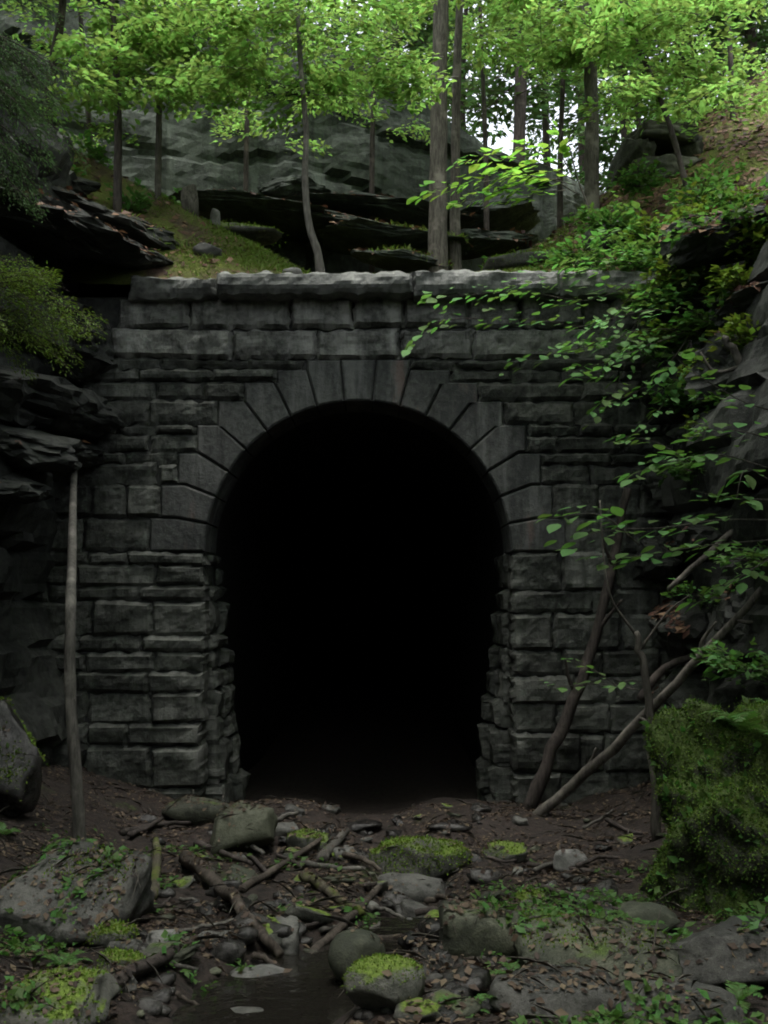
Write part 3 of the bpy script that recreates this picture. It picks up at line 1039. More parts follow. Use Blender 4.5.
ground_rock(572, 870, 34, 22, 'pale_stone', 'small pale stone on the leaf litter, right side', 28)
r = ground_rock(533, 908, 30, 18, 'boulder_moss', 'little mossy stone right of the blocky stone', 29)
moss_cover(r, 300, 0.018, 10, 0.3)
r = ground_rock(108, 950, 44, 28, 'boulder_moss', 'mossy stone tucked against the big left slab', 30)
moss_cover(r, 600, 0.02, 11, 0.2)
r = ground_rock(118, 972, 44, 22, 'boulder_moss', 'lower mossy stone below the left slab corner', 31)
moss_cover(r, 600, 0.018, 12, 0.2)
r = ground_rock(40, 1040, 130, 54, 'boulder_moss', 'moss covered mound in the bottom left corner', 32, level=4, sink=0.2)
moss_cover(r, 900, 0.018, 13, 0.5)
ground_rock(160, 948, 34, 16, 'pale_stone', 'small light grey stone between left slab and water', 33)
ground_rock(690, 1030, 120, 40, 'boulder', 'leaf strewn brown stone at the bottom right', 34, square=0.7, sink=0.2)
ground_rock(440, 945, 46, 22, 'wet_stone', 'wet black stone left of the blocky olive stone', 35)
ground_rock(420, 985, 46, 26, 'wet_stone', 'wet black stone right of the round boulder', 36)
ground_rock(470, 1000, 52, 26, 'wet_stone', 'dark wet stone in the stream near bottom centre', 37)
ground_rock(125, 868, 30, 14, 'pale_stone', 'pale stone on leaf litter near the grey sapling', 38)
ground_rock(655, 935, 60, 30, 'boulder_olive', 'olive stone at the foot of the mossy bank boulder', 39)
ground_rock(285, 836, 24, 16, 'boulder', 'grey stone beside the tunnel mouth moss stone', 40)
ground_rock(360, 835, 40, 12, 'wet_stone', 'low wet stone in the tunnel mouth', 41)
ground_rock(450, 832, 44, 12, 'wet_stone', 'low wet stone near the right jamb', 42)
ground_rock(345, 862, 28, 14, 'pale_stone', 'pale stone under the grey stick in mid stream', 43)

# big moss-covered boulder on the right
g_ = gp(735, 915)
big = rock('mossy_boulder', Vector((g_.x + 0.36, g_.y + 0.35, bed(g_.x, g_.y) + 0.50)), (0.72, 0.72, 0.78), 52, 'boulder_moss', (0, R(6), R(25)), level=5, square=0.35, rough=0.24, cuts=9)
big.data.materials[0] = M['boulder_deep_moss']
tag(big, 'huge boulder thickly covered in moss at right edge', 'boulder')
moss_cover(big, 22000, 0.020, 15, -0.35)
moss_cover(big, 40000, 0.024, 16, -1.15, 'moss_deep')
moss_cover(big, 900, 0.08, 25, -0.3, 'fern')

# scattered cobbles and chips, alike and in great number
protos = [rock_mesh('cobble', (1, rr, hh), 600 + i, level=2, rough=0.1, square=0.6) for i, (rr, hh) in enumerate([(0.8, 0.5), (0.7, 0.35), (0.9, 0.6), (0.6, 0.4)])]
for i, p in enumerate(protos):
    p.materials.append(M[('wet_stone', 'boulder', 'wet_stone', 'boulder_olive')[i]])
rd = random.Random(5)
k = 0
while k < 150:
    px = rd.uniform(110, 720); py = rd.uniform(812, 1022)
    if px < 330 and py < 830: continue
    g_ = gp(px, py)
    if abs(g_.x - channel(g_.y)) > 1.3 and rd.random() < 0.7: continue
    o = link('cobble', protos[rd.randrange(4)], None)
    s = rd.uniform(0.03, 0.085) * (1 + 0.5 * (rd.random() < 0.12))
    o.location = g_ + Vector((0, 0, s * 0.12))
    o.scale = (s, s, s)
    o.rotation_euler = (R(rd.uniform(-15, 15)), R(rd.uniform(-15, 15)), rd.uniform(0, 6.28))
    tag(o, 'small dark cobble among the rubble of the stream bed', 'cobble', 'cobbles in the stream bed')
    k += 1

protos = [rock_mesh('rubble_stone', (1, rr, hh), 640 + i, level=3, rough=0.13, square=0.85, cuts=9) for i, (rr, hh) in enumerate([(0.7, 0.30), (0.6, 0.42), (0.85, 0.24), (0.65, 0.5), (0.75, 0.34)])]
for i, p in enumerate(protos):
    p.materials.append(M[('wet_stone', 'boulder', 'boulder_olive', 'wet_stone', 'boulder_moss')[i]])
rd = random.Random(15)
k = 0
while k < 130:
    px = rd.gauss(400, 170); py = rd.uniform(806, 1020)
    if not 105 < px < 680: continue
    g_ = gp(px, py)
    if px < 400 and py > 925 and abs(g_.x - channel(g_.y)) < 0.45: continue
    o = link('rubble_stone', protos[rd.choice((0, 0, 1, 2, 3, 3, 4))], None)
    s = rd.uniform(0.07, 0.17)
    o.location = g_ + Vector((0, 0, s * 0.10))
    o.scale = (s, s, s)
    o.rotation_euler = (R(rd.uniform(-18, 18)), R(rd.uniform(-18, 18)), rd.uniform(0, 6.28))
    tag(o, 'angular broken rubble stone lying loose in the stream bed', 'rubble stone', 'rubble in the stream bed')
    k += 1

# rocks on the upper bank
def bank_rock(px, py, Y, w, d, h, mat, label, seed, rot=(0, 0, 0), **kw):
    p = at(px, py, Y)
    o = rock('rock', Vector((p.x, Y, hill(p.x, Y) + h * 0.4)), (w, d, h), seed, mat, tuple(R(a) for a in rot), **kw)
    tag(o, label, 'rock')
    return o
r = bank_rock(520, 250, 15.2, 0.85, 0.5, 0.16, 'boulder_moss', 'mossy hump on the bank above the coping, right of the trunks', 61, (0, -8, 0))
moss_cover(r, 1800, 0.035, 16, 0.0, 'moss')
bank_rock(208, 262, 14.2, 0.22, 0.2, 0.11, 'pale_stone', 'pale stone on the mossy bank above left coping', 62)
bank_rock(292, 266, 13.9, 0.16, 0.14, 0.07, 'pale_stone', 'small white stone just behind the coping', 63)
bank_rock(190, 214, 15.8, 0.16, 0.16, 0.34, 'bark', 'broken brown stump on the left mossy bank', 64)
bank_rock(214, 218, 16.2, 0.11, 0.1, 0.26, 'pale_stone', 'upright pale broken stub on the left mossy bank', 65)
r = bank_rock(225, 215, 16.6, 1.1, 0.5, 0.14, 'boulder_moss', 'long mossy ledge stone on the left bank', 66, (0, 6, 0))
moss_cover(r, 1500, 0.04, 17, 0.1)
bank_rock(606, 236, 15.0, 0.4, 0.3, 0.22, 'cliff', 'dark rock beside the right bank trunk', 67, (0, -20, 10))

# boulder with a dark hollow on the right hillside
hc = at(662, 152, 16.5)
hz = hill(hc.x, 16.5)
hol = empty('hollow_boulder', (hc.x, 16.5, hz))
hol.scale = (0.62, 0.62, 0.62)
tag(hol, 'grey boulder with a black hollow on the right hillside', 'boulder')
hh_ = max(0.1, (hc.z - hz) / 0.62)
for nm, (dx, dy, dz, w, d, h, sd_, rot) in (('roof_stone', (0.05, 0.75, 0.50, 0.95, 1.5, 0.26, 71, (5, 6, 6))), ('side_stone', (-0.66, 0.8, 0.0, 0.38, 1.4, 0.60, 72, (0, 8, 3))),
                                            ('side_stone', (0.72, 0.8, -0.05, 0.44, 1.4, 0.6, 73, (0, -10, -4))), ('back_stone', (0, 2.3, 0.0, 1.0, 0.4, 0.8, 74, (0, 0, 0))),
                                            ('base_stone', (0.0, 0.8, -0.66, 1.0, 1.6, 0.44, 75, (2, -4, 0)))):
    rock(nm, (dx, dy, dz + hh_), (w, d, h), sd_, 'boulder_olive', tuple(R(q) for q in rot), hol, level=4, square=0.85, cuts=4)

# ================================================================== STICKS, LOGS, LEANING POLES
def stick(pts, w, mat, label, name='stick', cat='stick', lift=0.5, w2=None, seed=0, forks=()):
    """pts: pixels on the ground (px, py) or explicit (px, py, Y)"""
    P = []
    for p in pts:
        if len(p) == 2:
            g_ = gp(*p); s = g_.y / FPX
            g_.z += w * s * lift
            P.append(g_)
        else:
            P.append(at(*p))
    s = P[0].y / FPX
    o = empty(name, P[0]) if forks else None
    sp = smooth_path(P, 6)
    for i, q in enumerate(sp):
        q += Vector((noise.noise((i * 0.5, seed, 1)), noise.noise((i * 0.5, seed, 2)), noise.noise((i * 0.5, seed, 3)))) * w * s * 0.35
    mb = MB()
    w2 = w * 0.6 if w2 is None else w2
    k = len(sp)
    mb.tube(sp, [0.5 * lerp(w, w2, i / (k - 1)) * s * sp[i].y / P[0].y for i in range(k)], 8, True, seed, 0.25)
    if not forks:
        ob = mb.build(name, mat, None, origin=tuple(P[0]))
        return tag(ob, label, cat)
    child(mb.build('stem', mat, None), o)
    for fk in forks:
        Q = smooth_path([at(*p) for p in fk[:-1]], 5)
        mb = MB()
        mb.tube(Q, [0.5 * lerp(fk[-1], fk[-1] * 0.4, i / (len(Q) - 1)) * s for i in range(len(Q))], 6, True, seed + 3, 0.2)
        child(mb.build('branch', mat, None), o)
    return tag(o, label, cat)

stick([(186, 866), (215, 890), (252, 930), (280, 966)], 15, 'deadwood', 'thick dark log lying diagonally toward the water', 'log', 'log', seed=1)
stick([(242, 894), (285, 868), (328, 840)], 8, 'deadwood', 'brown stick slanting up to the tunnel mouth', seed=2)
stick([(304, 882), (330, 900), (362, 922)], 12, 'bark_moss', 'short mossy log in the middle of the rubble', 'log', 'log', seed=3)
stick([(288, 984), (325, 950), (352, 922), (380, 893)], 11, 'deadwood', 'crooked branch rising from the water to the moss cushion', 'branch', 'branch', seed=4)
stick([(122, 836), (155, 828), (192, 826)], 6, 'bark_dark', 'thin dark stick near the grey sapling foot', seed=5)
stick([(60, 1024), (120, 990), (196, 950)], 18, 'bark_dark', 'dark wet log at bottom left beside the water', 'log', 'log', seed=6)
stick([(196, 848), (222, 857), (252, 868)], 7, 'bark_dark', 'dark stick below the greenish boulder', seed=7)
stick([(300, 868), (350, 872), (402, 876)], 6, 'bark_grey', 'grey stick pointing at the moss cushion', seed=8)
stick([(322, 866), (346, 838)], 12, 'bark_grey', 'short grey log end near the tunnel mouth', 'log', 'log', seed=9)
stick([(528, 868), (590, 874), (652, 890)], 5, 'bark_dark', 'long thin stick on the right leaf litter', seed=10)
stick([(540, 890), (580, 900), (625, 915)], 5, 'bark_dark', 'thin stick below the long stick on right litter', seed=11)
stick([(270, 880), (250, 860), (228, 856)], 5, 'bark_dark', 'thin twig crossing the thick dark log top', seed=12)
stick([(300, 905), (345, 938), (410, 942)], 7, 'deadwood', 'brown stick running right toward the blocky stone', seed=13)
stick([(152, 902), (157, 870), (156, 846)], 11, 'bark_moss', 'yellow green mossy stub right of the big left slab', seed=14)
stick([(60, 870), (130, 905)], 5, 'bark_dark', 'thin stick on the litter behind the big left slab', seed=15)

rd = random.Random(77)
for k in range(46):
    px, py = rd.uniform(120, 640), rd.uniform(815, 1000)
    a = rd.uniform(-0.9, 0.9); ln = rd.uniform(22, 62) * (0.6 + (py - 800) / 250)
    q = (px + ln * math.cos(a), py + 0.55 * ln * math.sin(a))
    if q[1] < 812: continue
    o = stick([(px, py), (0.5 * (px + q[0]) + rd.uniform(-4, 4), 0.5 * (py + q[1]) + rd.uniform(-4, 4)), q], rd.uniform(3, 7), rd.choice(('bark_dark', 'deadwood', 'bark_grey')), 'thin loose stick in the tangle on the stream bed', 'stick', 'stick', seed=100 + k, lift=1.0)
    o['group'] = 'loose sticks on the stream bed'

# leaning poles by the right jamb
stick([(518, 832, 12.3), (600, 760, 11.8), (690, 668, 11.0), (775, 578, 10.3)], 11, 'bark', 'long bare pole leaning from stream bed to right cliff', 'dead_pole', 'pole', w2=8, seed=20,
      forks=[((585, 772, 11.9), (592, 760, 11.85), (596, 748, 11.8), 5), ((640, 718, 11.4), (650, 722, 11.3), (664, 719, 11.2), 4), ((700, 657, 10.95), (703, 640, 10.9), (716, 622, 10.8), 5), ((735, 620, 10.6), (752, 622, 10.5), (770, 612, 10.4), 4)])
stick([(526, 812, 12.9), (560, 735, 12.9), (600, 620, 13.0), (628, 488, 13.05)], 14, 'bark_dark', 'leaning dead trunk propped against wall right of arch', 'dead_tree', 'tree', w2=8, seed=21,
      forks=[((575, 692, 12.95), (568, 676, 12.9), (566, 660, 12.85), 5), ((596, 632, 13.0), (612, 612, 12.9), (622, 600, 12.8), 5), ((613, 565, 13.0), (604, 545, 12.9), (602, 530, 12.9), 4)])
stick([(658, 846, 9.9), (652, 740, 9.9), (644, 670, 9.95), (636, 632, 10.0)], 10, 'bark', 'upright thin bare stem in front of right wall', 'bare_sapling', 'sapling', w2=6, seed=22,
      forks=[((637, 636, 10.0), (612, 600, 10.0), (604, 560, 10.0), (600, 500, 10.0), 3), ((640, 650, 10.0), (668, 612, 9.9), (690, 595, 9.8), 3)])
stick([(640, 700, 12.0), (665, 668, 11.9), (700, 652, 11.8), (745, 610, 11.5)], 9, 'bark_dark', 'arched dead branch above the long leaning pole', 'dead_branch', 'branch', seed=23)
stick([(768, 500, 11.0), (715, 548, 11.2), (668, 590, 11.4)], 8, 'bark', 'dead branch hanging from right cliff below the leafy sprays', 'dead_branch', 'branch', seed=24)
stick([(790, 420, 11.0), (752, 385, 11.0), (735, 352, 11.0), (722, 338, 11.0)], 11, 'bark', 'reddish brown broken limb on the right cliff', 'dead_limb', 'branch', seed=25,
      forks=[((752, 385, 11.0), (756, 405, 10.9), (762, 430, 10.9), 6), ((742, 366, 11.0), (715, 372, 11.0), (700, 352, 11.0), 5)])

# grey sapling stem on the left
t = empty('bare_sapling', gp(80, 846))
tag(t, 'slim grey sapling trunk leaning in under the left overhang', 'sapling')
gy = t.location.y
tr = trunk_obj([gp(80, 846) - Vector((0, 0, 0.1)), at(77, 790, gy), at(70, 690, gy + 0.1), at(71, 600, gy + 0.3), at(72, 560, gy + 1.2), at(73, 500, gy + 2.3), at(74, 462, gy + 3.0)], 0.058, 0.040, None, 'bark_grey', seed=4, flare=0.3)
child(tr, t)


# ================================================================== TREES ABOVE THE PORTAL
def tree_at(px, Y, pts, r0, r1, label, name='tree', mat='bark', cat='tree', group=None, z=None):
    """pts: (px, py) or (px, py, Y) along the trunk above the base"""
    x = at(px, 200, Y).x
    zz = hill(x, Y) if z is None else z
    t = empty(name, (x, Y, zz))
    tag(t, label, cat, group)
    P = [Vector((x, Y, zz - 0.25))] + [at(p[0], p[1], p[2] if len(p) > 2 else Y) for p in pts]
    tr = trunk_obj(P, r0, r1, None, mat, seed=px)
    child(tr, t)
    return t, P

def crown(t, specs, leaf, bark, size, W=0.55, **kw):
    """specs: (x0,y0,Y0, x1,y1,Y1, width m, n)"""
    fo = Foliage()
    for s in specs:
        a = s[0] if isinstance(s[0], Vector) else None
        fo.spray(at(*s[0:3]), at(*s[3:6]), s[6], int(s[7]), size, **kw)
    o = Foliage.build(fo, leaf, bark, None, W)
    for c in list(bpy.data.objects):
        pass
    return o

def attach(t, fo, leaf, bark, W=0.55):
    before = set(col.objects)
    fo.build(leaf, bark, None, W)
    for o in col.objects:
        if o not in before:
            child(o, t)

def limb(t, pts, r0, r1, mat):
    sp = smooth_path(pts, 5)
    mb = MB()
    mb.tube(sp, [lerp(r0, r1, i / (len(sp) - 1)) for i in range(len(sp))], 6, True, 1, 0.1)
    return child(mb.build('branch', mat, None), t)

def fill(fo, box, Y0, Y1, n, leaves_per, size, ln=(0.7, 1.3), width=(0.25, 0.5), droop=0.12, lean=0.0, **kw):
    """sprays that fill a window of the picture between two distances, at random angles"""
    x0, y0, x1, y1 = box
    ends = []
    for _ in range(n):
        Y = rng.uniform(Y0, Y1)
        c = at(rng.uniform(x0, x1), rng.uniform(y0, y1), Y)
        a = rng.uniform(0, 2 * math.pi)
        L_ = rng.uniform(*ln)
        d = Vector((math.cos(a), 0.8 * math.sin(a), rng.uniform(-0.1, 0.25) + lean)) * L_ * 0.5
        fo.spray(c - d, c + d, rng.uniform(*width), leaves_per, size, droop=droop, **kw)
        ends.append(c - d)
    return ends

# tall pair of trunks in the middle
tA, PA = tree_at(438, 16.4, [(438, 200), (439, 100), (441, 0), (443, -120), (446, -300)], 0.165, 0.10, 'tall straight grey trunk, thicker of the pair above arch', 'tall_tree')
tB, PB = tree_at(455, 16.9, [(455, 200), (456, 120), (457, 60), (460, 0), (464, -140), (466, -300)], 0.095, 0.05, 'thinner trunk just right of the thick grey trunk', 'tall_tree')
fo = Foliage(); fill(fo, (330, -420, 560, -60), 15.0, 19, 60, 90, 0.15, ln=(1, 2), width=(0.4, 0.8)); attach(tA, fo, 'leaf', 'bark')
fo = Foliage(); fill(fo, (400, -380, 640, -80), 16, 20, 40, 90, 0.15, ln=(1, 2), width=(0.4, 0.8)); attach(tB, fo, 'leaf', 'bark')

# curved young beech rooted behind the coping
tC, PC = tree_at(323, 14.0, [(318, 255), (309, 225), (305, 180), (306, 130), (301, 70), (297, 0), (292, -90), (288, -180)], 0.062, 0.022, 'slender curved young tree rooted behind the coping', 'young_tree', 'bark_grey')
fo = Foliage()
for (x0, y0, x1, y1, w, n_) in [(303, 80, 385, 78, 0.42, 200), (303, 90, 250, 96, 0.35, 150), (302, 60, 375, 40, 0.5, 210), (300, 40, 230, 52, 0.5, 200), (299, 20, 370, 8, 0.5, 220),
                                (300, 10, 220, 14, 0.5, 220), (300, 70, 350, 100, 0.4, 160), (298, -10, 400, -18, 0.6, 220), (298, -20, 200, -30, 0.6, 220), (304, 100, 268, 116, 0.28, 90),
                                (304, 95, 400, 92, 0.35, 150), (300, 30, 430, 60, 0.4, 150)]:
    Ya = 14.0 + rng.uniform(-0.2, 0.2); Yb = 14.0 + rng.uniform(-1.4, 1.2)
    fo.spray(at(x0, y0, Ya), at(x1, y1, Yb), w, n_, 0.115, droop=0.12)
fill(fo, (215, -160, 400, 10), 13.0, 15.5, 26, 110, 0.13)
fill(fo, (200, 0, 430, 95), 13.2, 15.2, 22, 120, 0.13, ln=(0.6, 1.1), width=(0.2, 0.4))
attach(tC, fo, 'leaf', 'bark_grey')

# left young trees on the ledges
tF, PF = tree_at(117, 14.6, [(117, 230), (118, 150), (117, 80), (112, 0), (105, -120)], 0.075, 0.035, 'dark thin trunk on left ledge, second from left', 'young_tree', 'bark_dark')
fo = Foliage()
fill(fo, (70, 0, 240, 98), 13.6, 15.6, 34, 120, 0.13)
fill(fo, (60, -140, 250, 0), 13.6, 15.6, 18, 110, 0.12)
attach(tF, fo, 'leaf', 'bark_dark')
tH, PH = tree_at(158, 15.6, [(158, 190), (159, 120), (161, 60), (166, 0), (170, -100)], 0.06, 0.03, 'thin reddish trunk on left bank, right of the dark one', 'young_tree', 'bark')
fo = Foliage()
fill(fo, (130, 10, 260, 104), 14.8, 16.4, 24, 120, 0.13)
fill(fo, (120, -120, 280, 0), 14.8, 16.4, 14, 110, 0.12)
attach(tH, fo, 'leaf', 'bark')
tG, PG = tree_at(46, 15.8, [(47, 130), (52, 70), (62, 10), (70, -90)], 0.10, 0.05, 'leaning dark trunk at upper left in front of cliff', 'forest_tree', 'bark_dark')
fo = Foliage(); fill(fo, (-30, -200, 140, -30), 14.5, 17, 24, 100, 0.13, ln=(0.8, 1.5)); attach(tG, fo, 'leaf', 'bark_dark')

# trunks to the right
tD, PD = tree_at(592, 16.8, [(592, 200), (592, 120), (590, 60), (585, 0), (580, -120), (578, -280)], 0.135, 0.08, 'brown trunk on the right bank above the coping', 'forest_tree', 'bark')
fo = Foliage()
fill(fo, (470, -20, 640, 52), 14.4, 16.6, 26, 110, 0.135)
fill(fo, (450, -160, 700, -10), 14.4, 17.5, 34, 100, 0.13)
attach(tD, fo, 'leaf', 'bark')
tI, PI2 = tree_at(700, 14.8, [(690, 200), (668, 120), (640, 50), (612, -20), (590, -120)], 0.05, 0.025, 'thin leaning stem on the right slope', 'young_tree', 'bark_dark')
fo = Foliage()
fill(fo, (600, -10, 770, 105), 13.6, 15.8, 30, 110, 0.13)
fill(fo, (620, -130, 790, 0), 13.2, 15.8, 18, 110, 0.12)
attach(tI, fo, 'leaf', 'bark_dark')

for i, (px, Y, top, lab, box) in enumerate([
        (92, 16.4, 80, 'slender trunk before the left cliff, behind the dark one', (40, 60, 140, 165)), (246, 18.2, 250, 'slender trunk against the cliff, left of curved young tree', (190, 70, 310, 150)),
        (372, 18.6, 376, 'slender trunk against the cliff, right of curved young tree', (330, 60, 430, 135)), (486, 18.9, 480, 'slender trunk just right of the trunk pair', (450, -20, 540, 40)),
        (560, 17.6, 566, 'slender trunk left of the brown right bank trunk', (545, 10, 615, 75)), (640, 17.6, 634, 'slender trunk left of the hollow boulder', (600, 60, 700, 140)),
        (735, 16.6, 728, 'slender trunk on the brown slope at upper right', (680, 60, 780, 140))]):
    t_, _p = tree_at(px, Y, [(px, 170), (0.5 * (px + top), 80), (top, 0), (top, -120)], 0.055, 0.03, lab, 'young_tree', 'bark_dark')
    fo = Foliage()
    fill(fo, box, Y - 1.2, Y + 0.8, 11, 70, 0.12, ln=(0.5, 1.1), width=(0.15, 0.35))
    fill(fo, (box[0] - 20, -60, box[2] + 20, 60), Y - 1.0, Y + 1.0, 12, 90, 0.13)
    attach(t_, fo, 'leaf', 'bark_dark')

# background forest on the plateau: trunks one can tell apart, each with its crown
def hemlock(px, Y, r0, top_z, label, low, n, size, spread, seed, mat='needle'):
    x = at(px, 100, Y).x
    z0 = hill(x, Y)
    t = empty('hemlock_tree', (x, Y, z0)); tag(t, label, 'tree', 'hemlocks on the plateau behind the cliff')
    rr = random.Random(seed)
    P = [Vector((x, Y, z0 - 0.3)), Vector((x + rr.uniform(-.2, .2), Y, lerp(z0, top_z, 0.4))), Vector((x + rr.uniform(-.3, .3), Y, lerp(z0, top_z, 0.75))), Vector((x, Y, top_z))]
    child(trunk_obj(P, r0, r0 * 0.25, None, 'bark_dark', seed=seed), t)
    fo = Foliage()
    for k in range(n):
        h = rr.uniform(0, 1) ** 0.9
        z = lerp(low, top_z - 0.3, h)
        a = rr.uniform(0, 6.283)
        ln = spread * (1.05 - 0.75 * h) * rr.uniform(0.6, 1.1)
        A = Vector((x, Y, z)); B = A + Vector((math.cos(a) * ln, math.sin(a) * ln, rr.uniform(-0.15, 0.12) * ln))
        fo.spray(A, B, ln * 0.28, 70, size, droop=0.18 * ln, flat=0.4, thick=0.05, twig=0.014, side=2)
    attach(t, fo, mat, 'bark_dark', 0.5)
    return t
for i, (px, Y, r0, tz, low, n_, sp, lab) in enumerate([
        (515, 24.0, 0.17, 24, 14.6, 60, 2.6, 'dark straight trunk against the sky gap above cliff'),
        (548, 29.0, 0.13, 25, 16.2, 60, 2.6, 'slim dark trunk right of the sky gap, further back'),
        (468, 30.0, 0.12, 26, 17.0, 60, 2.6, 'slim dark trunk left of the sky gap, further back'),
        (400, 25.5, 0.16, 25, 13.6, 90, 3.0, 'dark hemlock behind the left trunk pair, above cliff'),
        (330, 27.0, 0.16, 26, 14.2, 55, 3.0, 'dark hemlock on the cliff top behind the curved young tree'),
        (250, 25.0, 0.16, 25, 14.8, 55, 3.0, 'dark hemlock on the cliff top, upper left middle'),
        (165, 24.0, 0.16, 25, 15.0, 55, 3.0, 'dark hemlock on the cliff top behind the reddish trunk'),
        (80, 23.5, 0.16, 25, 15.0, 55, 3.0, 'dark hemlock on the cliff top at upper left'),
        (0, 22.5, 0.16, 25, 15.0, 80, 3.0, 'dark hemlock on the cliff top at left picture edge'),
        (628, 25.5, 0.15, 24, 12.6, 100, 2.8, 'dark hemlock behind the brown right bank trunk'),
        (690, 24.0, 0.15, 24, 12.6, 100, 2.8, 'dark hemlock above the hollow boulder'),
        (752, 22.5, 0.15, 24, 12.2, 100, 2.8, 'dark hemlock on the slope at upper right edge'),
        (585, 33.0, 0.15, 26, 15.0, 80, 3.0, 'farther hemlock seen between brown trunk and sky gap'),
        (430, 36.0, 0.15, 27, 15.5, 80, 3.2, 'farther hemlock seen behind the thick grey trunk'),
        (720, 32.0, 0.15, 26, 14.0, 90, 3.2, 'farther hemlock deep in the right background'),
        (300, 34.0, 0.15, 27, 16.0, 80, 3.2, 'farther hemlock deep behind the cliff middle')]):
    hemlock(px, Y, r0, tz, lab, low, n_, 0.26, sp, 70 + i)

# unseen broadleaf trees added behind and beside the viewer to block light
def big_tree_mesh(seed):
    rr = random.Random(seed)
    fo = Foliage()
    for k in range(70):
        a = rr.uniform(0, 6.283); rad = rr.uniform(0.3, 3.6); z = rr.uniform(4.5, 11)
        A = Vector((math.cos(a) * rad * 0.4, math.sin(a) * rad * 0.4, z - 0.3)); B = Vector((math.cos(a) * rad, math.sin(a) * rad, z))
        fo.spray(A, B + Vector((0.1, 0, 0.01)), 0.9, 60, 0.32, droop=0.2, twig=0.02, side=2)
    return fo
bt = empty('added_shade_tree', (-6.4, 3.2, hill(-6.4, 3.2)))
mb = MB(); mb.tube(smooth_path([(0, 0, -0.3), (0.1, 0, 3), (-0.1, 0.1, 7), (0, 0, 10.5)], 4), [lerp(0.24, 0.05, i / 12) for i in range(13)], 8, True, 2, 0.1)
tk = mb.build('trunk', 'bark', bt)
before = set(col.objects); big_tree_mesh(9).build('leaf', 'bark', bt); kids = [tk] + [o for o in col.objects if o not in before]
BL = 'broadleaf tree added outside the view to shade the cutting'
tag(bt, BL, 'tree', 'added shade trees around the cutting')
for i, (x, y) in enumerate([(-6.3, -3.5), (6.4, 3.6), (6.6, -3), (-6.8, -10), (7, -9.5), (0.5, -13), (-9.5, 8), (10.5, 9), (0.2, -5.5), (-7.5, 13.5), (-5.5, 6.6), (5.7, 6.2), (-5.7, 0.8), (5.9, 0.4)]):
    c = bt.copy(); col.objects.link(c)
    c.location = (x, y, hill(x, y) if abs(x) > 5 else bed(x, y))
    c.scale = (1.3, 1.3, 1.1)
    lean = R(17 if y > 5 else 9) if 0 < y < 7 and 5 < abs(x) < 7 else 0.0        # edge trees tilted over the cutting so their crowns block more light
    c.rotation_euler = (0, -math.copysign(lean, x), 0.0)
    for kk in kids:
        d = kk.copy(); col.objects.link(d); d.parent = c

# ================================================================== LEAFY SPRAYS BUILT LEAF BY LEAF
def blade_mesh(name, W, mat, lobes=0.0):
    """one leaf, 1 m long along x, folded along its midrib"""
    xs = [0, 0.12, 0.3, 0.5, 0.7, 0.86, 1.0]
    hs = [0.02, 0.26, 0.46, 0.5, 0.38, 0.2, 0.0]
    V, F = [], []
    for i, (x, h) in enumerate(zip(xs, hs)):
        hh = h * W * (1 + lobes * (i % 2))
        dz = -0.14 * x * x
        V += [(x, hh, dz + 0.10 * hh), (x, 0, dz), (x, -hh, dz + 0.10 * hh)]
    for i in range(len(xs) - 1):
        a = i * 3
        F += [(a, a + 1, a + 4, a + 3), (a + 1, a + 2, a + 5, a + 4)]
    m = bpy.data.meshes.new(name)
    m.from_pydata(V, [], F)
    m.materials.append(M[mat]); m.update()
    return m
LEAF_A = blade_mesh('leaf', 0.62, 'leaf_near')
LEAF_B = blade_mesh('leaf', 0.75, 'leaf_spray', 0.12)

def leaf_obj(parent, mesh, p, d, nrm, size):
    d = Vector(d).normalized(); nrm = Vector(nrm)
    s = nrm.cross(d)
    if s.length < 1e-3: s = Vector((0, 1, 0))
    s.normalize()
    u = d.cross(s)
    M4 = Matrix(((d.x, s.x, u.x, 0), (d.y, s.y, u.y, 0), (d.z, s.z, u.z, 0), (0, 0, 0, 1)))
    o = bpy.data.objects.new('leaf', mesh)
    col.objects.link(o)
    o.parent = parent
    o.matrix_basis = Matrix.Translation(Vector(p)) @ M4 @ Matrix.Scale(size, 4)
    return o

